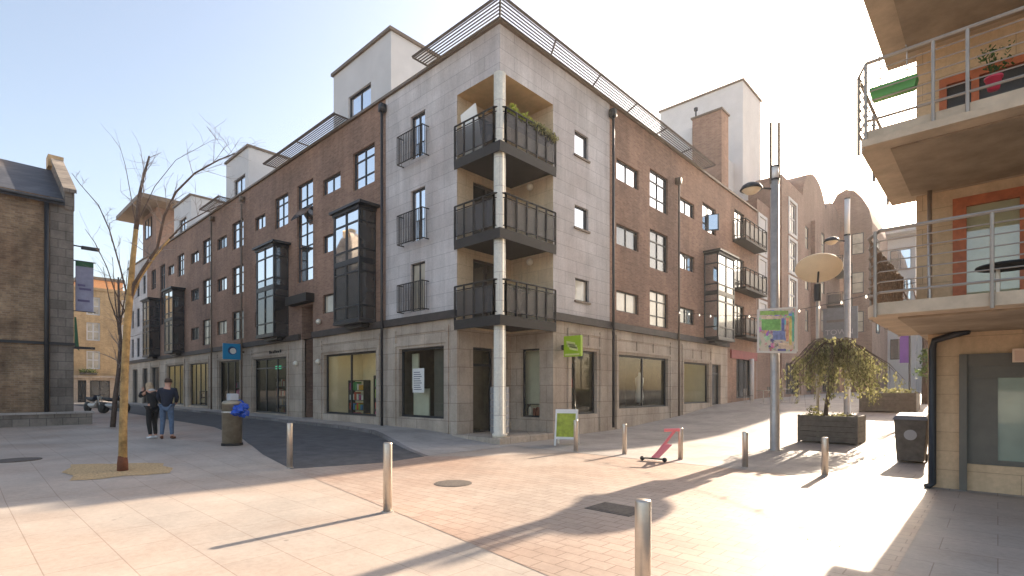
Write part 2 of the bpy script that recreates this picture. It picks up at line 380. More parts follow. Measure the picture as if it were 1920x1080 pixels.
gm = MB(); vs = [(x, y, g(x, y)) for y in YS for x in XS]; n = len(XS)
gm.add(vs, [(j*n+i, j*n+i+1, (j+1)*n+i+1, (j+1)*n+i) for j in range(len(YS)-1) for i in range(n-1)])
gm.build('ground', 'slabs')['kind'] = 'structure'
road_pts = [(-90, 7.4), (-22.8, 7.2), (-17.5, 6.3), (-15.56, 5.8), (-13.3, 5.3), (-11.1, 5.0), (-10.5, 6.9), (-10.7, 8.25), (-12.2, 8.7), (-13.9, 9.3), (-16.2, 10.1), (-18.8, 10.4), (-90, 10.4)]
sheet('road', road_pts, .004, 'asphalt')
sheet('carriageway', [(-11.1, 5.0), (-6.2, 4.25), (-1.9, 3.55), (-.7, 3.3), (-.7, 11.4), (-8.5, 11.5), (-9.6, 9.5), (-10.7, 8.25), (-10.5, 6.9)], .004, 'setts')
# footpath along the corner building, a real step above the road
KB = [(-90, 10.4), (-18.8, 10.4), (-16.2, 10.1), (-13.9, 9.3), (-12.2, 8.7), (-10.7, 8.25)]
def kerb_y(x):
    return pl(x, KB)
def ph(x, y): return max(.008, min(.11, .11*(-11.4-x)/4.5))
def footpath():
    xs = sorted({-90, -60, -40, -20, -15, -11.43, -11, *[a for a, _ in KB], *[-18.8+.5*k for k in range(16)]}); xs = [x for x in xs if -90 <= x <= -10.7]
    mb = MB(); kb = MB()
    for a, b in zip(xs, xs[1:]):
        ya, yb = kerb_y(a), kerb_y(b)
        za, zb = g(a, ya)+ph(a, ya), g(b, yb)+ph(b, yb)
        mb.quad((a, ya+.15, za), (b, yb+.15, zb), (b, 15.0, zb), (a, 15.0, za))
        kb.quad((a, ya, za+.004), (b, yb, zb+.004), (b, yb+.16, zb+.004), (a, ya+.16, za+.004))
        kb.quad((a, ya, za-.3), (b, yb, zb-.3), (b, yb, zb+.004), (a, ya, za+.004))
    mb.build('footpath', 'footslab')['kind'] = 'structure'; kb.build('kerb', 'kerbstone')['kind'] = 'structure'
footpath()
sheet('street_paving', [(-11.5, 14.9), (-10.7, 11.6), (-8.5, 11.55), (4, 11.45), (4, 100), (-11.5, 100)], .006, 'footslab')
# dropped band of darker setts on the plaza, left
sheet('paving_band', [(-34, 3.2), (-17.2, 4.9), (-15.7, 5.75), (-17.5, 6.28), (-22.8, 7.15), (-60, 7.35), (-60, 3.2)], .005, 'setts')
# tree pit and covers
pit = tagp(sheet('tree_pit', [(-14.2, 1.75), (-14.0, 2.2), (-13.85, 2.35), (-13.6, 2.9), (-13.3, 3.2), (-12.95, 3.1), (-12.6, 3.2), (-12.05, 3.0), (-12.1, 2.6), (-12.25, 2.3), (-12.15, 1.9), (-12.3, 1.5), (-12.8, 1.62), (-13.3, 1.5), (-13.8, 1.7)], .007, 'gravel'), 'sandy gravel tree pit set in the paving round the golden-barked tree', 'tree pit'); del pit['kind']
def cover(x, y, r, label, sq=False):
    t = thing('manhole_cover', label, 'manhole cover', (x, y, g(x, y)), group='manhole covers in the paving')
    z = g(x, y)
    a = MB()
    if sq:
        a.box(x-r, x+r, y-r*.75, y+r*.75, z-.02, z+.012)
        a.build('cover_frame', 'iron', t); b = MB(); b.box(x-r*.86, x+r*.86, y-r*.6, y+r*.6, z-.01, z+.016); b.build('cover_plate', 'iron', t)
    else:
        a.lathe([(r, -.02), (r, .012)], (x, y, z), 28); a.build('cover_frame', 'iron', t)
        b = MB().lathe([(r*.88, -.01), (r*.88, .015), (0, .016)], (x, y, z), 28); b.build('cover_plate', 'iron', t)
cover(-7.23, 6.23, .34, 'rusty manhole cover in the sunlit pink paving, middle of the crossing')
cover(-3.98, 6.47, .36, 'manhole cover lying inside the round shadow of the reflector disc', True)
cover(-15.6, 1.02, .42, 'dark round manhole cover in shaded slabs beside the tree pit')
cover(-19.8, 11.1, .3, 'small dark cover in the footpath below the corner shop windows')

# ---------------------------------------------------------------- corner building
CX, CY = -11.43, 11.76
FL = Face('Y', CY, -1); FR = Face('X', CX, 1)
RX, RY = -13.45, 14.44                       # corner recess
B = thing('corner_building', 'four-storey brick and limestone apartment building on the corner, with stacked corner balconies', 'building', (CX, CY, 0))
top = 13.17
# openings ---------------------------------------------------
T = [(10.15, 11.75), (7.43, 9.08), (4.7, 6.4)]; Sm = [(10.6, 11.33), (7.95, 8.75), (5.2, 6.05)]
LW = []   # (u0,u1,z0,z1,cols,rows,glass)
def add(u0, u1, zz, cols, rows, gl):
    for (a, b), q in zip(zz, gl): LW.append((u0, u1, a, b, cols, rows, q))
gs, gm_, gd, gb = 'glass_sky', 'glass_mid', 'glass_dark', 'glass_blind'
add(-20.15, -18.5, T[:1], 2, (.3, .74), [gs])
add(-22.8, -21.2, Sm, 2, (), [gs, gs, gb])
LW.append((-25.4, -23.75, 6.95, 11.75, 2, (.13, .36, .48, .6, .84), gs))
add(-28.0, -26.4, T[:1], 2, (.3, .74), [gs])
add(-30.65, -29.2, Sm, 2, (), [gs, gm_, gd])
add(-34.1, -32.3, T, 2, (.3, .74), [gs, gs, gd])
add(-36.7, -35.0, Sm, 2, (), [gm_, gs, gb])
add(-39.5, -37.7, T, 2, (.3, .74), [gs, gs, gb])
add(-42.0, -40.3, Sm, 2, (), [gs, gm_, gd])
add(-45.2, -43.6, T[:1], 2, (.3, .74), [gs])
add(-47.7, -46.1, Sm, 2, (), [gs, gm_, gd])
LW.append((-49.9, -48.5, 6.95, 11.75, 2, (.13, .36, .48, .6, .84), gs))
add(-52.6, -51.2, T[:1], 2, (.3,), [gm_])
holesL = [(a, b, c, d) for a, b, c, d, *_ in LW]
entry = (-24.9, -23.75, .0, 5.75)
wb = MB(); FL.wall(wb, -54.0, -17.7, 4.15, top, holesL+[(entry[0], entry[1], 4.15, entry[3])], .16)
for h in [(-25.82, -24.9), ]: pass
wb.build('brick_wall', 'brick', B)
for a, b, c, d, cols, rows, q in LW: window(FL, a, b, c, d, B, cols, rows, q)
# open vent leaf in the tall stair window
v = MB(); v.prism_dir([FL.p(-25.3, .35, 9.95), FL.p(-23.85, .35, 9.95), FL.p(-23.85, -.08, 10.55), FL.p(-25.3, -.08, 10.55)], (0, -.04, .03)); v.build('open_vent', 'glass_mid', B)
# pale stone end section
PE = [(-55.4, -54.5), (-57.6, -56.6), (-59.6, -58.8)]
he = [(a, b, c, d) for a, b in PE for c, d in T]
wm = MB(); FL.wall(wm, -61, -54.0, 4.15, top-.6, he, .16); FL.wall(wm, -61, -54, top-.6, top); wm.build('pale_end_wall', 'stone', B)
for a, b, c, d in he: window(FL, a, b, c, d, B, 1, (.5,), gm_)
# corner stone part
JL = [(-16.07, -15.2, 10.25, 11.87), (-16.07, -15.2, 7.2, 9.1), (-16.07, -15.2, 4.6, 6.38)]
ws = MB(); FL.wall(ws, -17.7, RX, 4.15, top, JL, .16); FL.wall(ws, RX, CX, 11.7, top)
JR = [(15.72, 16.6, 10.4, 11.3), (15.72, 16.6, 7.72, 8.55), (15.75, 16.64, 5.02, 5.85)]
FR.wall(ws, CY, RY, 11.7, top); FR.wall(ws, RY, 18.08, 4.15, top, JR, .16)
ws.build('stone_wall', 'stone', B)
for k, h in enumerate(JL): window(FL, *h, B, 2 if k else 2, (), [gs, gs, gb][k], sill=False)
for k, h in enumerate(JR): window(FR, *h, B, 1, (), [gs, gm_, gb][k], sill=True)
# recess inner walls
FI = Face('X', RX, 1); FJ = Face('Y', RY, -1)
dI = [(12.5, 13.55, .15, 3.2), (12.5, 13.9, 4.05, 6.3), (12.5, 13.9, 6.75, 9.0), (12.5, 13.9, 9.45, 11.4)]
dJ = [(-12.95, -12.05, .7, 3.2)]
wr = MB(); FI.wall(wr, CY, RY, -.3, 3.8, dI[:1], .2); FJ.wall(wr, RX, CX, -.3, 3.8, dJ, .2)
wr.build('entrance_wall', 'base_stone', B)
wr = MB(); FI.wall(wr, CY, RY, 3.8, 11.7, dI[1:], .15); FJ.wall(wr, RX, CX, 3.8, 11.7)
wr.build('recess_wall', 'bounce_stone', B)
cl = MB().box(RX, CX-.003, CY+.003, RY, 11.7, 11.78); cl.build('recess_ceiling', 'bounce_plaster', B)
for k, h in enumerate(dI[1:]):
    window(FI, *h, B, 2, (), gd, rec=.1, name='balcony_door', fmat='door_dark', fr=.09)
window(FI, *dI[0], B, 1, (.8,), 'shop_glass', rec=.16, name='shop_door', fr=.09)
window(FJ, *dJ[0], B, 1, (), 'shop_glass', rec=.16, name='shop_window', fr=.06)
for z in (9.08, 6.37):
    l = MB().lathe([(0, 0), (.07, .02), (.12, .08), (.13, .14), (.1, .2), (0, .24)], (-12.4, RY, z-.05), 12, (0, -1, 0)); l.build('wall_lamp', 'lampglass', B, True)
# ground floor
SL = [(-16.82, -14.15, .68, 3.25), (-22.7, -18.4, .62, 3.3), (-30.85, -26.6, .45, 3.42), (-36.4, -32.9, .45, 3.5), (-42.4, -38.5, .6, 3.55),
      (-48.0, -43.7, .6, 3.6), (-52.6, -50.2, .5, 3.6), (-55.6, -53.9, .5, 3.6), (-59.2, -57.4, .5, 3.6)]
SR = [(15.53, 17.2, .78, 3.18), (18.8, 23.2, .92, 3.17), (24.9, 28.0, 1.0, 3.1), (28.15, 29.6, .7, 3.1)]
wg = MB(); FL.wall(wg, -61, RX, -.4, 4.15, SL+[(entry[0], entry[1], .15, 4.15)], .22); wg.build('ground_floor_wall', 'base_stone', B)
wg = MB(); FR.wall(wg, RY, 30.6, -.4, 4.15, SR, .22)
wg.build('ground_floor_wall', 'base_stone', B)
for k, h in enumerate(SL):
    cols = {0: 1, 1: 2, 2: 3, 3: 3, 4: 4, 5: 3}.get(k, 2)
    window(FL, *h, B, cols, () if k != 2 else (.82,), 'shop_glass' if k in (0, 1, 2, 3, 4, 5) else gd, rec=.17, name='shop_window', fr=.08)
for k, h in enumerate(SR):
    window(FR, *h, B, {1: 2}.get(k, 1), (.8,) if k == 3 else (), 'shop_glass' if k != 3 else gd, rec=.17, name='shop_window' if k != 3 else 'shop_door', fr=.08)
# raised frames, piers and plinths that model the stonework of the shopfronts
for a, b, c, d in SL[:7]:
    tr = MB()
    FL.box(tr, a-.28, a-.16, 0, .05, .2, 3.95); FL.box(tr, b+.16, b+.28, 0, .05, .2, 3.95); FL.box(tr, a-.16, b+.16, 0, .05, d+.10, d+.22)
    FL.box(tr, a-.16, b+.16, 0, .035, 3.78, 3.86); tr.build('shopfront_moulding', 'base_stone', B)
for a, b, c, d in SR[:3]:
    tr = MB()
    FR.box(tr, a-.26, a-.15, 0, .05, .1, 3.95); FR.box(tr, b+.15, b+.26, 0, .05, .1, 3.95); FR.box(tr, a-.15, b+.15, 0, .05, d+.10, d+.20)
    FR.box(tr, a-.15, b+.15, 0, .035, 3.78, 3.86); nseg = 3
    for q in range(1, nseg): u = a+(b-a)*q/nseg; FR.box(tr, u-.05, u+.05, 0, .035, d+.2, 3.78)
    tr.build('shopfront_moulding', 'base_stone', B)
# string course, coping
sc = MB(); FL.box(sc, -61, -25.0, 0, .13, 4.15, 4.42); FL.box(sc, -23.65, RX, 0, .13, 4.15, 4.42); FR.box(sc, RY, 30.6, 0, .13, 4.15, 4.42)
sc.build('string_course', 'band', B)
cp = MB(); FL.box(cp, -61, CX+.1, -.4, .1, top, top+.1); FR.box(cp, CY+.402, 35.6, -.4, .1, top, top+.1)
cp.build('roof_coping', 'coping', B)
# entrance slot
e = MB()
FL.box(e, entry[0], entry[1], -1.25, -1.2, .15, 5.75); FL.box(e, entry[0]-.05, entry[0], -1.2, -.16, .15, 5.75); FL.box(e, entry[1], entry[1]+.05, -1.2, -.16, .15, 5.75)
FL.box(e, entry[0], entry[1], -1.2, -.16, 5.75, 5.8)
e.build('entrance_recess', 'brick', B)
e = MB(); FL.box(e, entry[0]+.05, entry[1]-.05, -1.18, -1.12, .2, 3.0); e.build('entrance_door', 'door_dark', B)
e = MB(); FL.box(e, -25.8, -23.6, 0, .42, 5.85, 6.25); e.build('entrance_canopy', 'rail', B)
# right brick wing
RWn = []
def addr(u0, u1, zz, cols, rows, gl):
    for (a, b), q in zip(zz, gl): RWn.append((u0, u1, a, b, cols, rows, q))
addr(18.6, 20.4, [(10.35, 11.2), (7.68, 8.53), (4.95, 5.8)], 2, (), [gs, gd, gb])
addr(21.4, 23.15, [(9.95, 11.65), (7.2, 8.95), (4.6, 6.2)], 2, (.3, .72), [gm_, gd, gb])
addr(24.3, 26.1, [(10.45, 11.2), (7.7, 8.5), (5.0, 5.8)], 2, (), [gm_, gm_, gd])
addr(27.1, 28.9, [(10.2, 11.65)], 2, (.3,), [gs])
addr(31.7, 33.3, [(10.6, 12.45), (7.75, 9.6), (4.95, 6.8)], 2, (.75,), [gs, gm_, gd])
wq = MB(); FR.wall(wq, 18.08, 35.6, 4.15, top, [(a, b, c, d) for a, b, c, d, *_ in RWn], .16)
SR2 = [(32.0, 34.6, 1.2, 3.8)]
FR.wall(wq, 30.6, 35.6, -.3, 4.15, SR2, .2); wq.build('brick_wall', 'brick', B)
window(FR, *SR2[0], B, 3, (), gd, rec=.15, name='shop_window', fr=.08)
for a, b, c, d, cols, rows, q in RWn: window(FR, a, b, c, d, B, cols, rows, q)
v = MB(); v.prism_dir([FR.p(27.98, -.1, 10.3), FR.p(27.98, -.1, 11.2), FR.p(28.25, .42, 11.2), FR.p(28.25, .42, 10.3)], (0, .04, 0)); v = v.build('open_casement', 'frame', B); q = MB(); q.prism_dir([FR.p(27.99, -.02, 10.36), FR.p(27.99, -.02, 11.14), FR.p(28.2, .37, 11.14), FR.p(28.2, .37, 10.36)], (0, -.01, 0)); q.build('pane', 'glass_mid', v)
f = MB(); FR.box(f, 31.0, 35.4, 0, .1, 3.55, 4.05); f.build('shop_fascia', 'redawn', B)
f = MB().tube([FR.p(33.6, .35, .9), FR.p(33.6, .35, 3.6)], .13, 12); f.build('shop_pillar', 'white', B, True)
# hull: roof deck, back and far walls
hb = MB(); hb.box(-60.9, RX-.02, CY+.55, 40, 12.9, 13.0); hb.box(RX-.02, CX-.55, CY+.55, 40, 12.9, 13.0)
hb.quad((-61, CY, -.4), (-61, 40, -.4), (-61, 40, top), (-61, CY, top)); hb.quad((-61, 40, -.4), (CX, 40, -.4), (CX, 40, top), (-61, 40, top))
hb.quad((CX, 35.6, -.4), (CX, 40, -.4), (CX, 40, top), (CX, 35.6, top))
hb.box(-60.9, CX-.42, CY+.42, CY+.55, 12.2, 13.16); hb.box(CX-.55, CX-.42, CY+.55, 39.9, 12.2, 13.16)
hb.build('roof', 'white', B)
# shop interiors
def room(face, u0, u1, dep, z0, z1, mat='shop_wall', light=False, back=0):
    r = MB(); n0 = -.26
    P = lambda u, n, z: face.p(u, n, z)
    r.quad(P(u0, -dep, z0), P(u1, -dep, z0), P(u1, -dep, z1), P(u0, -dep, z1))
    r.quad(P(u0, n0, z0), P(u0, -dep, z0), P(u0, -dep, z1), P(u0, n0, z1)); r.quad(P(u1, n0, z0), P(u1, -dep, z0), P(u1, -dep, z1), P(u1, n0, z1))
    r.quad(P(u0, n0, z1), P(u1, n0, z1), P(u1, -dep, z1), P(u0, -dep, z1))
    o = r.build('shop_interior', mat, B)
    r = MB(); r.quad(P(u0, n0, z0), P(u1, n0, z0), P(u1, -dep, z0), P(u0, -dep, z0)); r.build('shop_floor', 'shop_floor', o)
    if light:
        r = MB(); face.box(r, u0+.4, u1-.4, -dep*.55-.08, -dep*.55, z1-.06, z1-.02); r.build('strip_light', 'striplight', o)
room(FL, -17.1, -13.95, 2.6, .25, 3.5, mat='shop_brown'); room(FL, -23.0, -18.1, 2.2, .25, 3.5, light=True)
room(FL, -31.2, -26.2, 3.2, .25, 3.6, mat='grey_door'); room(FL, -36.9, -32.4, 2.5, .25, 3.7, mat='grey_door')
room(FL, -42.9, -38.0, 1.6, .3, 3.8, light=True); room(FL, -48.5, -43.2, 1.2, .3, 3.8, light=True)
room(FR, 15.0, 17.6, 2.2, .2, 3.5, mat='shop_brown', light=True); room(FR, 18.5, 23.7, 2.6, .3, 3.5, mat='shop_brown'); room(FR, 24.4, 28.1, 2.6, .6, 3.5, light=True)
room(FI, 12.3, 14.2, 1.9, .15, 3.4, mat='grey_door')
room(FJ, -13.3, -11.9, .5, .3, 3.4, light=False)
ex = MB(); FL.box(ex, -29.35, -28.7, -.65, -.6, 2.85, 3.02); ex.build('exit_sign', 'exit', B)
# corner column
c = MB().lathe([(.24, .2), (.24, .32), (.19, .33), (.19, 11.7)], (CX-.12, CY+.12, 0), 24); c.build('corner_column', 'column', B, True)
st = MB().box(RX+.01, CX+.25, CY-.25, RY-.01, -.1, .2); st.build('entrance_step', 'base_stone', B)
# balconies in the recess
def rail_run(mb, pn, a, b, z0, z1, k):
    """posts + rails from a to b (2-D points)"""
    a, b = Vector(a), Vector(b)
    mb.tube([(*a, z1), (*b, z1)], .03, 6); mb.tube([(*a, z0+.14), (*b, z0+.14)], .018, 6); mb.tube([(*a, z1-.14), (*b, z1-.14)], .018, 6)
    for i in range(k+1):
        p = a.lerp(b, i/k); mb.box(p.x-.025, p.x+.025, p.y-.025, p.y+.025, z0-.15, z1)
    d = (b-a).normalized(); nrm = Vector((-d.y, d.x))*.008
    for i in range(k):
        p = a.lerp(b, (i+.07)/k); q = a.lerp(b, (i+.93)/k)
        pn.quad((*(p+nrm), z0+.16), (*(q+nrm), z0+.16), (*(q+nrm), z1-.17), (*(p+nrm), z1-.17))
for z in (9.42, 6.72, 4.02):
    o = .12
    s = MB(); s.box(RX+.01, CX+o, CY-o, RY-.01, z-.14, z); sl = s.build('balcony', 'rail', B)
    s = MB(); s.box(RX+.01, CX+o+.03, CY-o-.03, CY-o, z-.3, z+.02); s.box(CX+o, CX+o+.03, CY-o, RY-.01, z-.3, z+.02); s.build('fascia', 'rail', sl)
    m1, m2 = MB(), MB()
    rail_run(m1, m2, (RX+.02, CY-o), (CX-.15, CY-o), z, z+1.15, 4); rail_run(m1, m2, (CX-.15, CY-o), (CX+o, CY+.15), z, z+1.15, 1); rail_run(m1, m2, (CX+o, CY+.15), (CX+o, RY-.02), z, z+1.15, 5)
    m1.build('railing', 'rail', sl); m2.build('infill_panel', 'perf', sl)
# juliet balconies
for z0, z1 in ((10.12, 11.15), (7.12, 8.2), (4.6, 5.6)):
    m1 = MB(); u0, u1 = -16.5, -14.98
    for (a, na), (b, nb) in (((u0, 0), (u0, .3)), ((u0, .3), (u1, .3)), ((u1, .3), (u1, 0))):
        for zz in (z0, z1): m1.tube([FL.p(a, na, zz), FL.p(b, nb, zz)], .02, 6)
    for k in range(16): u = u0+(u1-u0)*k/15; m1.tube([FL.p(u, .3, z0), FL.p(u, .3, z1)], .017, 5)
    for k in (1, 2): m1.tube([FL.p(u0, .1*k, z0), FL.p(u0, .1*k, z1)], .011, 5); m1.tube([FL.p(u1, .1*k, z0), FL.p(u1, .1*k, z1)], .011, 5)
    m1.build('window_guard', 'rail', B)
# small balconies, right wing
for z in (10.55, 7.7, 4.9):
    s = MB(); FR.box(s, 31.4, 35.2, 0, .75, z-.14, z); sl = s.build('balcony', 'rail', B); m1, m2 = MB(), MB()
    x1 = CX+.73
    rail_run(m1, m2, (CX, 31.43), (x1, 31.43), z, z+1.1, 1); rail_run(m1, m2, (x1, 31.43), (x1, 35.17), z, z+1.1, 5); rail_run(m1, m2, (x1, 35.17), (CX, 35.17), z, z+1.1, 1)
    m1.build('railing', 'rail', sl); m2.build('infill_panel', 'perf', sl)
# bay windows
def bay(face, u0, u1, z0, z1, gl, side, ret):
    dep = .76; fr = MB(); w = .07
    for u in (u0, u1-w, (u0+u1)/2-w/2): face.box(fr, u, u+w, dep-w, dep, z0, z1)
    zs = [z0+(z1-z0)*k for k in (0, .12, .42, .5, .62, .86)]+[z1-.07]
    for z in zs: face.box(fr, u0+w, u1-w, dep-w, dep-.005, z, z+(.22 if abs(z-zs[3]) < .01 else .06))
    for u in (u0, u1-w):
        for z in zs: face.box(fr, u+.005, u+w-.005, 0, dep-w, z, z+(.22 if abs(z-zs[3]) < .01 else .06))
        face.box(fr, u+.002, u+w-.002, 0, .05, z0, z1)
    b = fr.build('bay_window', 'frame', B)
    for (za, zb, q) in ((zs[4], z1-.05, gl[0]), (zs[3]+.2, zs[4], gl[1]), (z0+.05, zs[3], gl[2])):
        m = MB(); face.box(m, u0+.03, u1-.03, dep-.05, dep-.04, za, zb); m.build('pane', q, b)
        for u in (u0+.03, u1-.04): m = MB(); face.box(m, u, u+.01, .02, dep-.05, za, zb); m.build('side_pane', side, b)
    m = MB(); face.box(m, u0-.12, u1+.3, 0, dep+.16, z1, z1+.10); face.box(m, u0-.04, u1+.06, 0, dep+.05, z1-.12, z1-.001); m.build('bay_roof', 'frame', b)
    m = MB(); face.box(m, u0-.02, u1+.02, 0, dep+.02, z0-.12, z0); face.box(m, u0+.3, u1-.3, 0, dep-.3, z0-.25, z0-.12); m.build('bay_base', 'frame', b)
for u0, u1, gl in ((-20.4, -18.4, (gs, gm_, gd)), (-28.5, -26.35, (gs, gm_, gd)), (-45.6, -43.5, (gs, gm_, gd)), (-52.0, -49.9, (gm_, gd, gd))):
    bay(FL, u0, u1, 4.5, 9.0, gl, gd, 0)
bay(FR, 27.3, 29.6, 4.45, 8.95, (gm_, gd, gd), gm_, 0)
# louvre canopies above the coping
def louvre(name, outer, inner, n, z=13.42):
    """outer/inner: matching 2-D polylines"""
    m = MB()
    for k in range(n+1):
        t = k/n; pts = [(a[0]+(b[0]-a[0])*t, a[1]+(b[1]-a[1])*t) for a, b in zip(outer, inner)]
        for p, q in zip(pts, pts[1:]):
            if k in (0, n): m.tube([(*p, z), (*q, z)], .06, 4)
            else:
                dd = Vector((q[0]-p[0], q[1]-p[1])).normalized(); w_ = Vector((-dd.y, dd.x))*.036
                m.prism_dir([(p[0]-w_.x, p[1]-w_.y, z-.02), (q[0]-w_.x, q[1]-w_.y, z-.02), (q[0]+w_.x, q[1]+w_.y, z+.012), (p[0]+w_.x, p[1]+w_.y, z+.012)], (0, 0, .02))
    for a, b, c, d_ in zip(outer, outer[1:], inner, inner[1:]):
        L = math.dist(a, b); kk = max(1, int(L/2.6))
        for i in range(kk+1):
            t = i/kk; p = (a[0]+(b[0]-a[0])*t, a[1]+(b[1]-a[1])*t); q = (c[0]+(d_[0]-c[0])*t, c[1]+(d_[1]-c[1])*t)
            m.tube([(*p, z-.02), (*q, z-.02), ], .035, 5); m.tube([(*q, z-.02), (q[0], q[1], z-.35)], .03, 5)
    m.build('louvre_canopy', 'galvdark', B)
o_ = .62
louvre('a', [(-15.1, CY-o_), (CX+o_, CY-o_), (CX+o_, 27.2)], [(-15.1, CY+.25), (CX-.25, CY+.25), (CX-.25, 27.2)], 8)
louvre('b', [(-27.9, CY-o_), (-20.6, CY-o_)], [(-27.9, CY+.25), (-20.6, CY+.25)], 9)
louvre('c', [(-38.0, CY-o_), (-34.5, CY-o_)], [(-38.0, CY+.25), (-34.5, CY+.25)], 9)
# penthouses
for x0, x1, zt in ((-22.25, -17.7, 16.0), (-35.8, -32.2, 15.95), (-47.0, -42.9, 15.8)):
    fp = Face('Y', 12.0, -1); xm = x0+(x1-x0)*.28; wn = (x0+1.3, x0+3.1, 13.3, 14.55)
    m = MB(); fp.wall(m, x0, x1, 13.0, zt, [wn], .15)
    m.quad((x1, 12.0, 13), (x1, 17, 13), (x1, 17, zt), (x1, 12.0, zt)); m.quad((x0, 17, 13), (x0, 12.0, 13), (x0, 12.0, zt), (x0, 17, zt))
    m.quad((x1, 17, 13), (x0, 17, 13), (x0, 17, zt), (x1, 17, zt)); m.quad((x0, 12, zt), (x1, 12, zt), (x1, 17, zt), (x0, 17, zt))
    pe = m.build('penthouse', 'white', B)
    m = MB().box(x0-.08, x1+.08, 11.9, 17.1, zt+.001, zt+.13); m.build('roof_edge', 'coping', pe)
    window(fp, *wn, pe, 2, (), gs, name='penthouse_window')
# lower setback storey behind the coping (glazed)
m = MB().box(-32.0, -22.4, 14.5, 17, 13, 14.6).box(-42.7, -36, 14.5, 17, 13, 14.6); m.build('setback_storey', 'white', B)
# brick stair block and tall white block, right
m = MB().box(-13.35, -11.62, 30.2, 31.25, 12.9, 17.8); m.build('brick_stack', 'brick', B)
m = MB().box(-13.42, -11.55, 30.12, 31.33, 17.8, 17.9); m.build('stack_coping', 'coping', B)
m = MB().box(-19.2, -13.0, 37.6, 41.3, 12.9, 23.2).box(-16.4, -13.6, 30.7, 37.59, 12.9, 17.6); m.build('white_block', 'white', B)
m = MB().box(-19.3, -12.9, 37.5, 41.4, 23.2, 23.33); m.build('block_coping', 'coping', B)
m = MB().tube([(-13.2, 30.35, 17.8), (-13.2, 30.35, 18.35)], .05, 8).tube([(-13.2, 30.35, 18.35), (-13.2, 30.35, 18.5)], .12, 8); m.build('flue', 'frame', B)
# lookout tower at the far end
m = MB().box(-57.5, -53.0, 12.2, 16.5, 13.0, 17.4); tw = m.build('lookout_tower', 'brick_far', B)
m = MB().box(-59.8, -51.0, 10.6, 18, 17.4, 17.75); m.build('tower_roof', 'coping', tw)
window(Face('Y', 12.17, -1), -56.4, -54.4, 15.2, 16.9, tw, 2, (), gs, rec=-.02)
# rainwater pipes
for f_, u in ((FL, -17.7), (FL, -32.1), (FL, -37.2), (FR, 18.08), (FR, 23.95)):
    z1_ = 12.6 if f_ is FL or u < 20 else 11.6
    m = MB(); m.tube([f_.p(u, .18, .2 if u < 20 else .45), f_.p(u, .18, z1_)], .055, 8); m.box(*[v_ for ab in zip(f_.p(u-.11, .04, 0)[:2], f_.p(u+.11, .28, 0)[:2]) for v_ in ab], z1_, z1_+.3)
    m.build('drainpipe', 'frame' if u in (-17.7, 18.08) else 'coping', B, True)
# small wall lamps and conduits at the entrance
for u, z in ((-23.0, 4.85), (-25.35, 3.0), (-23.05, 3.0)):
    MB().lathe([(0, 0), (.1, .03), (.13, .12), (.08, .2), (0, .22)], FL.p(u, 0, z), 12, (0, -1, 0)).build('wall_lamp', 'lampglass', B, True)

# ---------------------------------------------------------------- things on and in the corner building
def leaves(mb, c, r, n, size, flat=1.0):
    for _ in range(n):
        a = Vector((random.gauss(0, 1), random.gauss(0, 1), random.gauss(0, 1))).normalized()*r*random.random()**.4
        p = Vector(c)+Vector((a.x, a.y, a.z*flat)); u = Vector((random.uniform(-1, 1), random.uniform(-1, 1), random.uniform(-1, 1))).normalized()
        w = u.cross(Vector((random.uniform(-1, 1), random.uniform(-1, 1), random.uniform(-1, 1)))).normalized(); s = size*random.uniform(.6, 1.3)
        mb.quad(p-u*s-w*s*.5, p+u*s-w*s*.5, p+u*s+w*s*.5, p-u*s+w*s*.5)
pt = thing('balcony_planter', 'long planter with yellow-green shrubs along the rail of the top corner balcony', 'planter', (CX, 12.6, 10.3))
MB().box(CX-.18, CX+.05, 12.1, 14.3, 10.22, 10.46).build('trough', 'timber', pt)
m = MB()
for k in range(12): leaves(m, (CX-.02, 12.2+.1*k, 10.62+.08*math.sin(k)), .17, 26, .05)
m.build('yellow_foliage', 'leaf_yel', pt)
m = MB()
for k in range(12): leaves(m, (CX+.06, 13.3+.1*k, 10.55-.01*k), .2, 34, .05)
m.build('green_foliage', 'leaf', pt)
bd = thing('leaning_board', 'large white board leaning behind the railing of the top corner balcony', 'board', (-12.9, 12.0, 9.45))
MB().prism_dir([(-13.25, 11.95, 9.5), (-12.45, 12.0, 9.5), (-12.62, 11.82, 11.15), (-13.35, 11.82, 11.0)], (0, .04, 0)).build('panel', M.setdefault('board_white', plain('white_board', (.85, .83, .78), .6, var=.03)), bd)
MB().prism_dir([(-13.2, 12.0, 9.5), (-13.1, 12.0, 9.5), (-13.1, 12.0, 10.9), (-13.2, 12.0, 10.9)], (0, .03, 0)).build('batten', 'timber', bd)
pp = thing('balcony_pot_plant', 'small green plant in a pot behind the lowest corner balcony rail', 'plant', (CX-.25, 12.9, 4.05))
MB().lathe([(.1, 0), (.16, .3), (.14, .3), (0, .28)], (CX-.25, 12.9, 4.05), 12).build('pot', 'timber', pp)
m = MB(); 
for k in range(7): leaves(m, (CX-.2, 12.5+.14*k, 5.05), .13, 20, .04)
for k in range(5): m.tube([(CX-.25, 12.9, 4.3), (CX-.2, 12.6+.15*k, 5.0)], .01, 4)
m.build('foliage', 'leaf_green', pp)
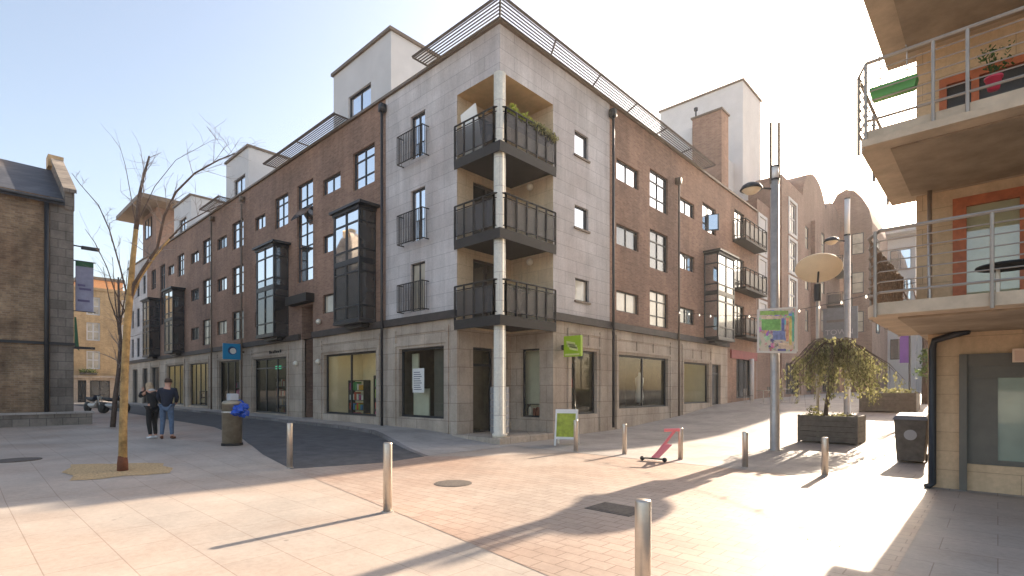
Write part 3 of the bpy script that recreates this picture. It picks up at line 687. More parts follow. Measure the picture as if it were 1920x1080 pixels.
# goods
def shelf_unit(face, u0, u1, n0, z0, label, rows=3, cols=7, palette=None, dep=.35, zt=2.0):
    t = thing('display_shelf', label, 'shelf', face.p((u0+u1)/2, n0, z0), group='display shelves in the shop windows')
    m = MB(); h = (zt-z0)/rows
    for k in range(rows+1): face.box(m, u0, u1, n0-dep, n0, z0+h*k, z0+h*k+.03)
    face.box(m, u0, u0+.03, n0-dep, n0, z0+.03, zt); face.box(m, u1-.03, u1, n0-dep, n0, z0+.03, zt)
    m.build('rack', 'timber', t)
    pal = palette or [(.6, .1, .05), (.7, .35, .04), (.35, .45, .05), (.08, .2, .35), (.75, .7, .6), (.15, .35, .12), (.5, .08, .2)]
    mats = []
    for i, c_ in enumerate(pal):
        nm = 'goods_%03d' % int(sum(c_)*1000)
        mats.append(M.setdefault(nm, plain('painted_goods', c_, .6, var=.1)))
    groups = [MB() for _ in pal]
    for r_ in range(rows):
        u = u0+.06
        while u < u1-.15:
            w = random.uniform(.07, .2); hh = h*random.uniform(.45, .85)
            face.box(groups[random.randrange(len(pal))], u, u+w, n0-dep+.05, n0-.04, z0+h*r_+.03, z0+h*r_+.03+hh); u += w+random.uniform(.01, .08)
    for gmb, mt in zip(groups, mats):
        if gmb.v: gmb.build('goods', mt, t)
shelf_unit(FL, -21.6, -20.3, -.6, .35, 'low rack of orange and green goods in the left pane of the wide two-pane window', rows=4, zt=2.1)
shelf_unit(FL, -20.0, -19.3, -.9, .35, 'taller rack of mixed goods just right of the middle of the two-pane window', rows=4, zt=2.3)
shelf_unit(FL, -19.1, -18.3, -.5, .35, 'narrow rack of bright goods at the right end of the wide two-pane window', cols=4)
shelf_unit(FL, -15.6, -14.1, -.9, .35, 'dark rack of small goods in the shop window beside the corner door', rows=4, palette=[(.12, .1, .08), (.2, .17, .13), (.08, .09, .08), (.3, .22, .15), (.1, .14, .1)])
shelf_unit(FR, 15.5, 16.5, -.6, .35, 'rack of orange, red and blue goods behind the green hanging sign', rows=5, zt=2.7, palette=[(.75, .2, .03), (.6, .06, .04), (.05, .2, .4), (.8, .4, .05), (.7, .7, .5), (.1, .3, .1)])
shelf_unit(FR, 19.0, 20.9, -1.6, .4, 'low cream counter of boxed goods in the right street shop window', rows=2, zt=1.7, palette=[(.6, .52, .4), (.45, .36, .25), (.3, .25, .2), (.65, .6, .5)])
shelf_unit(FR, 25.6, 27.2, -1.2, .7, 'pale display table in the shop window nearest the cafe tables', rows=1, zt=1.6, palette=[(.7, .66, .55), (.3, .28, .25)])
shelf_unit(FJ, -12.9, -12.15, -.28, .72, 'little stand of red and white goods in the narrow window of the corner entrance', rows=1, dep=.18, zt=1.15, palette=[(.6, .1, .06), (.7, .6, .5), (.3, .1, .06)])
shelf_unit(FI, 12.7, 13.4, -.6, .2, 'rack of red and white packets seen through the corner shop door', rows=4, palette=[(.6, .08, .06), (.7, .7, .65), (.2, .25, .2), (.1, .1, .1)], zt=1.9)
shelf_unit(FL, -30.3, -29.0, -1.0, .3, 'dim rack of dark red goods inside the dark shop with the green exit sign', rows=4, zt=2.4, palette=[(.25, .05, .04), (.12, .1, .08), (.3, .2, .1), (.35, .3, .25)])
shelf_unit(FL, -35.9, -34.2, -.8, .3, 'dim rack of pink and pale goods in the shop under the blue sign', rows=4, zt=2.3, palette=[(.35, .06, .2), (.12, .1, .1), (.3, .28, .2), (.1, .1, .15)])
shelf_unit(FL, -42.2, -40.9, -.6, .35, 'rack of pale boxed goods in the glowing shop left of the blue sign', rows=3, zt=1.6, palette=[(.5, .4, .25), (.2, .14, .1), (.6, .5, .3)])
ps = thing('window_poster', 'white printed poster with text lines on the corner shop window left of the door', 'poster', FL.p(-15.95, -.15, 2))
m = MB(); FL.box(m, -16.15, -15.45, -.155, -.15, 1.6, 2.5); m.build('sheet', 'paper', ps)
m = MB()
for k in range(9): FL.box(m, -16.08, -15.6-.05*(k % 3), -.149, -.146, 1.7+.08*k, 1.73+.08*k)
m.build('printed_lines', 'greyblue', ps)
ps = thing('cream_screen', 'tall cream screen standing inside the corner shop window', 'screen', FL.p(-16.1, -.6, .3))
m = MB(); FL.box(m, -16.7, -15.75, -.66, -.6, .3, 1.75); FL.box(m, -16.75, -16.35, -.62, -.56, 1.752, 3.1); m.build('panel', 'shop_wall', ps)
m = MB(); FL.box(m, -16.7, -16.64, -.8, -.5, .25, .3); FL.box(m, -15.8, -15.74, -.8, -.5, .25, .3); m.build('foot', 'timber', ps)
mq = thing('shop_mannequin', 'white dress form standing in the right street shop window', 'mannequin', FR.p(21.9, -.8, .4))
m = MB().lathe([(.05, 1.1), (.16, 1.15), (.2, 1.4), (.15, 1.75), (.2, 2.1), (.2, 2.25), (.07, 2.35), (.05, 2.5), (0, 2.52)], FR.p(21.9, -.8, 0), 14); m.build('dress_form', 'paper', mq, True)
MB().tube([FR.p(21.9, -.8, .35), FR.p(21.9, -.8, 1.1)], .025, 6).build('stand', 'rail', mq)
# magazine rack by the column
mr = thing('postcard_rack', 'pale wire postcard rack standing right behind the corner column', 'rack', (CX-.1, CY+.42, .2))
m = MB(); cx_, cy_ = CX-.42, CY+.43
m.tube([(cx_, cy_, .2), (cx_, cy_, 2.0)], .02, 6)
for k in range(8): m.lathe([(.3, 0), (.31, .02), (.3, .03)], (cx_, cy_, .3+.21*k), 12)
m.build('rack_frame', 'galv', mr)
m = MB()
for k in range(7):
    for j in range(8):
        a = j*math.pi/4+.2; r_ = .28; p = Vector((cx_+r_*math.cos(a), cy_+r_*math.sin(a), .34+.21*k)); t_ = Vector((-math.sin(a), math.cos(a), 0))*.09
        m.prism_dir([p-t_, p+t_, p+t_+Vector((0, 0, .17)), p-t_+Vector((0, 0, .17))], (math.cos(a)*.012, math.sin(a)*.012, 0))
m.build('cards', 'greypanel', mr)
# green hanging sign
gx0, gx1, gy = CX+.12, CX+.86, 14.95
gs_ = thing('hanging_sign', 'square lime-green hanging sign with pale lettering on the right street facade', 'sign', (CX, gy, 3.4))
MB().box(gx0, gx1, gy-.06, gy+.06, 2.87, 3.6).build('sign_box', 'lime', gs_, bevel=.015)
MB().box(CX, gx0, gy-.03, gy+.03, 3.12, 3.3).build('bracket', 'rail', gs_)
m = MB()
for k, (a, b, c_, d_) in enumerate(((.13, .5, .44, .52), (.18, .58, .35, .43), (.26, .62, .26, .34))):
    m.prism_dir([(gx0+a, gy-.062, 2.87+c_), (gx0+b, gy-.062, 2.87+c_-.08), (gx0+b, gy-.062, 2.87+d_-.04), (gx0+a, gy-.062, 2.87+d_+.04)], (0, -.006, 0))
m.box(gx0+.06, gx1-.06, gy-.068, gy-.062, 2.91, 2.97)
m.build('pale_logo', M.setdefault('pale_lime', plain('pale_lime', (.62, .66, .25), .5, var=.03)), gs_)
# blue sign
bx = -32.2
bs_ = thing('projecting_sign', 'square bright blue projecting sign with a round white emblem over the far shop', 'sign', (bx, CY, 3.7))
MB().box(bx-.04, bx+.04, CY-1.15, CY-.15, 3.45, 4.35).build('sign_box', 'blue', bs_)
# ---- the sign faces the viewer end-on to the street
MB().box(bx-.02, bx+.02, CY-.15, CY, 3.85, 3.95).build('bracket', 'rail', bs_)
m = MB().lathe([(.17, 0), (.17, .012), (0, .013)], (bx+.04, CY-.62, 3.93), 20, (1, 0, 0)); m.build('emblem', 'print', bs_)
MB().lathe([(.24, 0), (.24, .005), (.19, .006), (.19, 0)], (bx+.04, CY-.66, 3.95), 20, (1, 0, 0)).build('emblem_ring', M.setdefault('deep_blue', plain('deep_blue', (.01, .08, .25), .5)), bs_)
# thin dark fascia lettering above the dark shop
fs = thing('shop_lettering', 'small raised metal letters on the stone fascia above the dark shop entrance', 'lettering', FL.p(-27.8, .05, 3.65))
m = MB()
for k in range(7): FL.box(m, -28.6+.22*k, -28.46+.22*k-.03*(k % 2), .036, .05, 3.62, 3.74+.05*(k % 3 == 0))
m.build('raised_letters', 'rail', fs)

# ---------------------------------------------------------------- A-board
ab = thing('sandwich_board', 'white-framed sandwich board with olive green poster outside the corner shop', 'sandwich board', (-9.6, 12.95, .0))
def aframe(cx, cy, rz, t):
    q = Matrix.Rotation(rz, 4, 'Z')
    def P(x, y, z): v = q @ Vector((x, y, 0)); return (cx+v.x, cy+v.y, z+g(cx, cy))
    w, h, sp = .34, 1.1, .3
    for s, nm in ((-1, 'front_panel'), (1, 'rear_panel')):
        m = MB()
        for a in (-w, w-.05): m.prism_dir([P(a, s*sp, 0), P(a+.05, s*sp, 0), P(a+.05, s*.03, h), P(a, s*.03, h)], Vector(P(0, s*.03, 0))-Vector(P(0, 0, 0)))
        def at(z): return s*(sp+(.03-sp)*z/h)
        for z0, z1 in ((.2, .27), (h-.12, h)): m.prism_dir([P(-w+.05, at(z0), z0), P(w-.05, at(z0), z0), P(w-.05, at(z1), z1), P(-w+.05, at(z1), z1)], Vector(P(0, s*.03, 0))-Vector(P(0, 0, 0)))
        o = m.build(nm, 'paper', t)
        m = MB(); m.prism_dir([P(-w+.05, at(.27)+s*.012, .27), P(w-.05, at(.27)+s*.012, .27), P(w-.05, at(h-.12)+s*.012, h-.12), P(-w+.05, at(h-.12)+s*.012, h-.12)], Vector(P(0, s*.008, 0))-Vector(P(0, 0, 0)))
        m.build('poster', M.setdefault('olive', plain('olive_poster', (.33, .38, .03), .6, var=.3, scale=7)), o)
aframe(-9.75, 13.0, R(28), ab)

# ---------------------------------------------------------------- bollards
def bollard(x, y, h, label, r=.06):
    z = g(x, y); t = thing('bollard', label, 'bollard', (x, y, z), group='stainless steel bollards round the crossing')
    MB().lathe([(r, -.1), (r, h-.015), (r*.9, h), (0, h+.002)], (x, y, z), 20).build('post', 'steel', t, True)
    MB().lathe([(r*1.35, -.02), (r*1.35, .012), (r*1.02, .014)], (x, y, z), 20).build('collar', 'galv', t)
bollard(-11.26, 5.05, .97, 'steel bollard in shade near the litter bin at the asphalt edge')
bollard(-6.23, 4.17, .965, 'steel bollard in full sun with a long thin shadow across the slabs', .062)
bollard(-1.93, 3.51, .885, 'nearest and largest steel bollard, cut off by the bottom of the photo')
bollard(-8.5, 11.74, .87, 'steel bollard right in front of the sandwich board')
bollard(-7.21, 12.13, .80, 'steel bollard between the sandwich board and the pink scooter')
bollard(-5.66, 12.13, .77, 'steel bollard that the pink scooter leans against')
bollard(-4.07, 11.92, .78, 'steel bollard between the pink scooter and the map sign post')
bollard(-2.51, 11.82, .76, 'steel bollard in front of the planter with the weeping tree')

# ---------------------------------------------------------------- scooter
sc_ = thing('kick_scooter', 'coral pink scooter with a black deck leaning on a bollard', 'scooter', (-6.1, 11.6, 0))
a0 = Vector((-6.22, 11.35, .06)); e1 = Vector((-5.75, 11.35, .07)); tp = Vector((-5.72, 11.95, .72))
MB().prism_dir([a0+Vector((0, -.08, 0)), a0+Vector((.46, 0, 0)), a0+Vector((.46, .13, 0)), a0+Vector((0, .08, 0))], (0, 0, .03)).build('deck', 'black', sc_)
for p in (a0+Vector((-.04, 0, 0)), a0+Vector((.5, .07, 0))): MB().lathe([(.03, -.02), (.055, -.015), (.055, .015), (.03, .02)], p, 14, (0, 1, 0)).build('wheel', 'black', sc_)
st0 = a0+Vector((.24, .02, .02))
MB().tube([st0, tp], .035, 8).build('stem', 'pink', sc_)
MB().tube([tp+Vector((-.22, -.12, .0)), tp+Vector((.1, .05, .02))], .04, 8).build('handlebar', 'pink', sc_)
MB().prism_dir([st0+Vector((-.05, -.02, .02)), st0+Vector((.14, .0, .02)), st0+Vector((.32, .3, .32)), st0+Vector((.14, .28, .34))], (0, .03, 0)).build('stem_cover', 'pink', sc_)

# ---------------------------------------------------------------- street lamps, disc, map sign
def lamp_pole(x, y, label, h_low, h_tube, rods=True):
    z = g(x, y); t = thing('street_light', label, 'street light', (x, y, z), group='tall steel street lights with opal tubes')
    MB().lathe([(.17, 0), (.17, .02), (.125, .03), (.125, 1.0), (.115, 1.02), (.115, h_low)], (x, y, z), 20).build('pole', 'galv', t, True)
    MB().lathe([(.10, 0), (.10, h_tube)], (x, y, z+h_low), 20).build('light_tube', 'opal', t, True)
    MB().lathe([(.125, 0), (.125, .05)], (x, y, z+h_low-.02), 20).lathe([(.115, 0), (.115, .04), (0, .05)], (x, y, z+h_low+h_tube), 20).build('tube_collar', 'frame', t)
    if rods:
        m = MB()
        for s in (-.115, .115): m.tube([(x+s*.73, y+s*.68, z+h_low-.1), (x+s*.73, y+s*.68, z+h_low+1.6)], .034, 6)
        m.build('rod', 'coping', t)
    ax, ay = x-.66*.73, y-.66*.68; za = z+h_low-.25
    MB().tube([(x, y, za), (ax, ay, za+.06)], .025, 6).build('lamp_arm', 'frame', t)
    l = MB().lathe([(.30, -.02), (.30, .0), (.24, .10), (.12, .17), (0, .19)], (ax, ay, za), 18).build('lamp_hood', 'frame', t, True)
    MB().lathe([(0, -.16), (.14, -.12), (.25, -.02), (.25, -.018)], (ax, ay, za), 18).build('lamp_bowl', 'disc', l, True)
    return t
lamp_pole(-4.57, 15.73, 'nearer tall steel street light carrying the colourful map sign', 7.55, .35)
lamp_pole(-4.6, 25.5, 'farther steel street light with a glowing white tube behind the reflector disc', 7.62, 1.5, False)
dp = thing('disc_reflector_light', 'street light with a big tilted cream oval disc on a thin post', 'street light', (-4.35, 19.2, g(-4.35, 19.2)))
dc = Vector((-4.26, 19.2, 5.64))
MB().tube([(-4.32, 19.35, 0), (-4.32, 19.35, 5.2)], .045, 10).build('pole', 'galv', dp, True)
dn = Vector((.11, -.50, -.86)).normalized()
MB().lathe([(0, -.03), (.66, -.03), (.68, 0), (.66, .03), (0, .07)], dc, 40, -dn).build('disc', 'disc', dp, True)
MB().tube([(-4.32, 19.35, 4.6), (-4.32, 19.35, 5.15)], .11, 10).build('lamp_head', 'frame', dp)
MB().tube([(-4.32, 19.35, 5.15), (-4.28, 19.3, 5.62)], .03, 6).build('disc_bracket', 'frame', dp)
# map sign
ms_ = thing('map_sign', 'square colourful street map sign fixed to the lamp post', 'sign', (-4.57, 15.6, 2.7))
ux = Vector((.733+.06, .680-.10, 0)).normalized(); un = Vector((ux.y, -ux.x, 0)); c0 = Vector((-4.57, 15.73, 3.33))+un*.17
def mp(a, b, n): return c0+ux*a+Vector((0, 0, b))+un*n
MB().prism_dir([mp(-.52, -.60, -.03), mp(.5, -.62, -.03), mp(.5, .66, -.03), mp(-.52, .6, -.03)], un*.05).build('board', 'paper', ms_)
MB().prism_dir([mp(-.48, -.55, .022), mp(.45, -.57, .022), mp(.45, .61, .022), mp(-.48, .55, .022)], un*.004).build('map_print', 'map', ms_)
def patch(nm, a0_, b0_, a1_, b1_, c_, lvl=0):
    MB().prism_dir([mp(a0_, b0_, .027+lvl*.003), mp(a1_, b0_, .027+lvl*.003), mp(a1_, b1_, .027+lvl*.003), mp(a0_, b1_, .027+lvl*.003)], un*.002).build(nm, M.setdefault('mp%d' % int(1000*(c_[0]+c_[1]*2+c_[2]*3)), plain('map_ink', c_, .5, var=.35, scale=9)), ms_)
patch('green_area', -.42, .02, .08, .32, (.22, .50, .16)); patch('blue_area', -.12, -.25, .2, .0, (.22, .28, .52)); patch('blue_strip', .1, .0, .18, .36, (.16, .2, .5))
patch('top_band', -.46, .44, .28, .55, (.32, .52, .15)); patch('title_band', -.42, .33, .15, .41, (.75, .6, .45)); patch('yellow_strip', .3, -.4, .37, .4, (.72, .62, .2)); patch('green_strip', .38, -.3, .43, .5, (.15, .5, .35)); patch('orange_strip', .22, -.3, .29, .35, (.75, .38, .25))
patch('key_panel', .02, -.52, .42, -.33, (.8, .62, .42)); patch('key_bar', .0, -.56, .22, -.5, (.15, .16, .35), 1)
MB().prism_dir([mp(.52, -.55, -.2), mp(.66, -.55, -.32), mp(.66, .62, -.32), mp(.52, .62, -.2)], un*.03).build('rear_board', 'paper', ms_)

# ---------------------------------------------------------------- planters and weeping tree
def planter(x0, x1, y0, y1, label):
    z = g(x0, y0); t = thing('street_planter', label, 'planter', (x0, y0, z), group='dark timber street planters')
    m = MB(); n_ = 5; h = .86
    for k in range(n_):
        za, zb = z+.06+k*(h-.06)/n_, z+.06+(k+1)*(h-.06)/n_-.008
        m.box(x0, x1, y0, y0+.05, za, zb); m.box(x0, x1, y1-.05, y1, za, zb); m.box(x0, x0+.05, y0+.05, y1-.05, za, zb); m.box(x1-.05, x1, y0+.05, y1-.05, za, zb)
    m.build('side_boards', 'timber', t)
    for xx in (x0-.01, x1-.06):
        for yy in (y0-.01, y1-.06): MB().box(xx, xx+.07, yy, yy+.07, z, z+h+.015).build('corner_post', 'timber', t)
    MB().box(x0+.06, x1-.06, y0+.06, y1-.06, z+.5, z+h-.08).build('soil', 'soil', t)
    return z+h-.08
zt = planter(-4.6, -3.02, 18.15, 19.45, 'dark timber planter holding the weeping tree')
zt2 = planter(-4.5, -2.5, 27.5, 28.9, 'dark timber planter farther up the street behind the weeping tree')
wt = thing('weeping_tree', 'weeping tree with drooping olive leaved branches in the nearer planter', 'tree', (-3.95, 18.8, zt))
br, lf = MB(), MB()
hub = Vector((-3.78, 18.9, 3.05))
MB().tube([(-3.98, 18.75, zt-.1), (-3.93, 18.75, 1.3), (-3.86, 18.85, 1.9), (-3.82, 18.85, 2.5), hub], [.07, .06, .055, .05, .045], 8).build('trunk', 'bark_dark', wt, True)
def leafstring(mb, p, L, dens=60, s=.03):
    n_ = max(3, int(L*dens))
    for i in range(n_):
        q = p+Vector((random.gauss(0, .045), random.gauss(0, .045), -L*random.random()))
        u = Vector((random.gauss(0, .5), random.gauss(0, .5), -1)).normalized(); w = u.cross(Vector((random.gauss(0, 1), random.gauss(0, 1), .2))).normalized(); ss = s*random.uniform(.7, 1.4)
        mb.quad(q-u*ss, q+w*ss*.5, q+u*ss, q-w*ss*.5)
rv = Vector((.733, .680, 0))   # long direction of the crown runs across the street
fv = Vector((-.680, .733, 0))
for k in range(46):
    a = random.uniform(0, 2*math.pi); L = random.uniform(.8, 1.0)
    dirv = rv*(math.cos(a)*(2.45 if math.cos(a) > 0 else 2.0))+fv*math.sin(a)*1.5; dirv *= L*random.uniform(.45, 1.0)
    rise = random.uniform(.12, .34); drop = random.uniform(.75, 1.45)*min(1, dirv.length/1.6)
    pts = []
    for i in range(9):
        t_ = i/8; pts.append(hub+dirv*t_+Vector((0, 0, rise*math.sin(math.pi*min(1, t_*1.7)*.9)-drop*t_**2.3))+Vector((random.gauss(0, .02), random.gauss(0, .02), 0)))
    br.tube(pts, [.024*(1-.8*i/8) for i in range(9)], 5)
    for i in range(1, 9):
        for _ in range(2):
            p = pts[i].lerp(pts[i-1], random.random()); L2 = random.uniform(.3, 1.2)*(1.0 if i > 3 else .6); L2 = min(L2, max(.1, p.z-random.uniform(1.05, 1.5)))
            br.tube([p, p+Vector((random.gauss(0, .04), random.gauss(0, .04), -L2*.6)), p+Vector((random.gauss(0, .06), random.gauss(0, .06), -L2))], [.006, .004, .002], 3, False)
            if random.random() < .62: leafstring(lf, p, L2, 27, .046)
br.build('branches', 'bark_dark', wt); lf.build('foliage', 'leaf', wt)
up = thing('planter_shrubs', 'low green shrubs growing round the foot of the weeping tree', 'plant', (-4.2, 18.7, zt))
m = MB()
for k in range(16): leaves(m, (random.uniform(-4.5, -3.2), random.uniform(18.25, 19.3), zt+.05), .12, 22, .03, .7)
for k in range(3): leaves(m, (-4.3+.1*k, 18.4, zt+.22), .16, 40, .03)
m.build('foliage', 'leaf', up)
m = MB()
for k in range(12): x_, y_ = random.uniform(-4.5, -3.2), random.uniform(18.25, 19.3); m.tube([(x_, y_, zt-.05), (x_+.05, y_, zt+.18)], .006, 4)
m.build('stems', 'bark_dark', up)
up = thing('planter_shrubs', 'leafy shrubs in the farther planter up the street', 'plant', (-3.6, 28.2, zt2))
m = MB()
for k in range(14): leaves(m, (random.uniform(-4.3, -2.7), random.uniform(27.7, 28.7), zt2+.12), .22, 26, .05, .8)
m.build('foliage', 'leaf', up)
m = MB()
for k in range(8): x_, y_ = random.uniform(-4.3, -2.7), random.uniform(27.7, 28.7); m.tube([(x_, y_, zt2-.05), (x_, y_, zt2+.2)], .01, 4)
m.build('stems', 'bark_dark', up)

# ---------------------------------------------------------------- wheelie bin
wbn = thing('wheelie_bin', 'dark wheelie bin with a round pale emblem beside the tan building', 'wheelie bin', (-1.5, 15.4, g(-1.5, 15.4)))
z = g(-1.5, 15.4); x0, y0 = -1.78, 15.0
m = MB().add([(x0+.05, y0+.05, z+.05), (x0+.55, y0+.05, z+.05), (x0+.55, y0+.62, z+.05), (x0+.05, y0+.62, z+.05), (x0, y0, z+1.02), (x0+.62, y0, z+1.02), (x0+.62, y0+.72, z+1.02), (x0, y0+.72, z+1.02)],
             [(0, 3, 2, 1), (4, 5, 6, 7), (0, 1, 5, 4), (1, 2, 6, 5), (2, 3, 7, 6), (3, 0, 4, 7)]); m.build('bin_body', 'timber', wbn, bevel=.02)
m = MB().add([(x0-.03, y0-.05, z+1.0), (x0+.65, y0-.05, z+1.0), (x0+.65, y0+.75, z+1.0), (x0-.03, y0+.75, z+1.0), (x0+.03, y0+.02, z+1.1), (x0+.59, y0+.02, z+1.1), (x0+.59, y0+.7, z+1.15), (x0+.03, y0+.7, z+1.15)],
             [(0, 3, 2, 1), (4, 5, 6, 7), (0, 1, 5, 4), (1, 2, 6, 5), (2, 3, 7, 6), (3, 0, 4, 7)]); m.build('bin_lid', 'greyblue', wbn, bevel=.02)
for xx in (x0+.03, x0+.55): MB().lathe([(.03, -.025), (.1, -.02), (.1, .02), (.03, .025)], (xx, y0+.66, z+.1), 16, (1, 0, 0)).build('wheel', 'black', wbn)
MB().tube([(x0-.01, y0+.8, z+.98), (x0+.63, y0+.8, z+.98)], .018, 6).build('handle', 'black', wbn)
MB().lathe([(.12, 0), (.12, .006), (0, .007)], (x0+.31, y0+.0, z+.66), 20, (0, -1, .05)).build('emblem', 'greypanel', wbn)

# ---------------------------------------------------------------- near right building
NB = thing('balcony_building', 'tan stone building at the right edge with deep concrete balconies', 'building', (-.9, 11.7, 0))
FN = Face('Y', 11.7, -1)
door_h = (-.50, 1.5, .0, 2.28)
m = MB(); FN.wall(m, -.9, 9, -.2, 2.67, [(-.42, 1.9, .0, 2.25)], .12)
m.quad((-.9, 11.7, -.2), (-.9, 24, -.2), (-.9, 24, 2.67), (-.9, 11.7, 2.67)); m.quad((9, 11.7, -.2), (9, 24, -.2), (9, 24, 2.67), (9, 11.7, 2.67)); m.quad((-.9, 24, -.2), (9, 24, -.2), (9, 24, 2.67), (-.9, 24, 2.67))
m.build('ground_floor_wall', 'tanblock', NB)
up_holes = {2.87: [(-.57, .44, 3.0, 4.98)], 5.34: [(-.75, 2.4, 5.5, 7.1)]}
for z0, z1 in ((2.87, 5.15), (5.34, 7.7)):
    m = MB(); fu = Face('Y', 11.78, -1); hl = up_holes[z0]
    fu.wall(m, -1.07, 9, z0, z1, hl, .15)
    m.quad((-1.07, 11.78, z0), (-1.07, 24, z0), (-1.07, 24, z1), (-1.07, 11.78, z1)); m.quad((-1.07, 24, z0), (9, 24, z0), (9, 24, z1), (-1.07, 24, z1))
    m.build('upper_wall', 'tanblock', NB)
    a, b, c_, d_ = hl[0]
    if z0 < 3:
        w = MB(); fu.box(w, a, a+.18, -.1, .02, c_, d_); fu.box(w, b-.18, b, -.1, .02, c_, d_); fu.box(w, a+.18, b-.18, -.1, .02, d_-.16, d_); wf = w.build('balcony_window', 'redwood', NB)
        w = MB(); fu.box(w, a+.18, b-.18, -.1, -.05, c_, d_-.16); w.build('blind', 'curtain', wf)
        w = MB(); fu.box(w, a+.18, b-.18, -.045, -.04, c_, d_-.16); w.build('pane', M.setdefault('blind_glass', clearglass('blind_glass', .92)), wf)
    else:
        w = MB()
        for u in (a, a+.42, a+2.0): fu.box(w, u, u+.10, -.1, .02, c_, d_-.12)
        fu.box(w, a, b, -.1, .02, d_-.12, d_-.003); fu.box(w, a+.52, b, -.1, .01, c_, c_+.1)
        wf = w.build('balcony_window', 'redwood', NB)
        w = MB(); fu.box(w, a+.05, b, -.09, -.07, c_, d_-.1); w.build('pane', gd, wf)
# slabs
def slab(x0, y0, z0, z1, cut, soff):
    pts = [(x0+cut*.4, y0), (9, y0-.0), (9, 12.05), (x0, 12.05), (x0, y0+cut)]
    s = MB().prism(pts, z0, z1).build('balcony_slab', 'concrete', NB)
    return s
s1 = slab(-1.34, 8.45, 2.70, 2.86, .35, 0)
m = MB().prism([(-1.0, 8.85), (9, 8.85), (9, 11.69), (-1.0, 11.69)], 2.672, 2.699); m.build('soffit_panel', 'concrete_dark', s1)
s2 = slab(-1.46, 8.78, 5.15, 5.33, .3, 0)
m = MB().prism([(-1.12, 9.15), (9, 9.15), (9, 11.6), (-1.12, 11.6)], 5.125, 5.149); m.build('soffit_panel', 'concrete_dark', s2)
m = MB().prism([(-1.4, 8.72), (9, 8.72), (9, 8.78), (-1.4, 8.78)], 5.10, 5.2); m.build('drip_edge', 'concrete', s2)
s3 = slab(-1.52, 9.0, 7.7, 7.9, .3, 0)
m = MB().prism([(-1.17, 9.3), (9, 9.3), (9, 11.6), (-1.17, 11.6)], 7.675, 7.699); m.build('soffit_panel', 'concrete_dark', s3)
m = MB(); m.box(-1.07, 9, 11.78, 24, 7.9, 12.0); m.build('top_storey', 'tanblock', NB)
m = MB(); m.box(-1.05, 9, 11.8, 23.9, 5.15, 5.33).box(-1.05, 9, 11.8, 23.9, 2.7, 2.86); m.build('floor_deck', 'concrete', NB)
# railings
def wires(sl, pts, z0, z1, posts, n_=6):
    m = MB(); m2 = MB()
    for k in range(n_+1):
        zz = z0+.12+(z1-z0-.12)*k/n_; m.tube([(*p, zz) for p in pts], .024 if k == n_ else .009 if 0 < k < n_ else .018, 6)
    for p in posts: MB().tube([(*p, z0-.2), (*p, z1)], .021, 8).build('rail_post', 'rail_grey', sl)
    m.build('railing', 'rail_grey', sl)
wires(s1, [(9, 8.42), (-1.15, 8.42), (-1.33, 8.8), (-1.33, 11.95)], 2.87, 3.81, [(-1.2, 8.42), (-.05, 8.42), (1.4, 8.42), (-1.33, 9.0), (-1.33, 10.4), (-1.33, 11.9)])
wires(s2, [(9, 8.76), (-1.36, 8.76), (-1.5, 9.1), (-1.5, 11.95)], 5.34, 6.27, [(-1.36, 8.76), (-.62, 8.76), (-.28, 8.76), (1.2, 8.76), (-1.5, 9.1), (-1.5, 10.4), (-1.5, 11.9)])
# woven screen on the side rail of the lower balcony
ws_ = thing('willow_screen', 'woven brown willow screen tied to the end rail of the lower balcony', 'screen', (-1.28, 8.9, 2.87))
m = MB(); xk = -1.29
for k in range(26):
    y_ = 8.85+k*.12; m.tube([(xk+.012*(-1)**k, y_, 2.9), (xk+.012*(-1)**(k+1), y_+random.uniform(-.04, .04), 3.72+random.uniform(-.05, .05))], .022, 5)
m.build('uprights', M.setdefault('willow', plain('willow_weave', (.24, .15, .09), .9, var=.4, scale=14)), ws_)
m = MB()
for k in range(11):
    z_ = 2.95+k*.075; m.tube([(xk+.02*(-1)**(k+j), 8.85+j*.25, z_+.04*math.sin(j+k)) for j in range(13)], .015, 4)
m.build('weave', 'willow', ws_)
# pipes, door, sign
MB().tube([(-.86, 11.5, 5.15), (-.86, 11.5, 3.0), (-.82, 11.5, 2.87)], .035, 8).build('drainpipe', 'steel', NB, True)
MB().tube([(-.35, 11.35, 2.66), (-.55, 11.45, 2.62), (-.80, 11.58, 2.55), (-.83, 11.6, 2.4), (-.83, 11.6, .08), (-.9, 11.5, .03)], .055, 10).build('drainpipe', 'frame', NB, True)
m = MB()
FN.box(m, -.48, -.38, -.05, .08, 0, 2.3); FN.box(m, -.38, 1.9, -.05, .05, 2.1, 2.3); FN.box(m, -.38, 1.9, -.09, .02, 1.9, 2.1); FN.box(m, -.38, -.0, -.1, -.01, .46, 1.9); FN.box(m, .34, .42, -.1, .0, .46, 1.9); FN.box(m, 0, .34, -.1, -.012, .46, .54); FN.box(m, .42, 1.9, -.1, -.005, .46, 1.9)
dr = m.build('entrance_door', 'grey_door', NB)
m = MB(); FN.box(m, 0, .34, -.06, -.05, .54, 1.9); m.build('pane', 'glass_green', dr)
m = MB().tube([FN.p(.40, .06, .6), FN.p(.40, .06, 1.7)], .018, 8); m.build('handle', 'steel', dr)
m = MB(); FN.box(m, -.38, 1.9, -.12, -.02, -.1, .455); m.build('stone_riser', 'tanblock', NB)
sg = thing('address_plaque', 'small pale pink plaque fixed above the grey entrance door', 'plaque', FN.p(.2, 0, 2.3))
m = MB(); FN.box(m, .17, .9, .052, .085, 2.14, 2.36); m.build('plate', M.setdefault('plq', plain('pink_plaque', (.68, .46, .34), .6, var=.08)), sg)
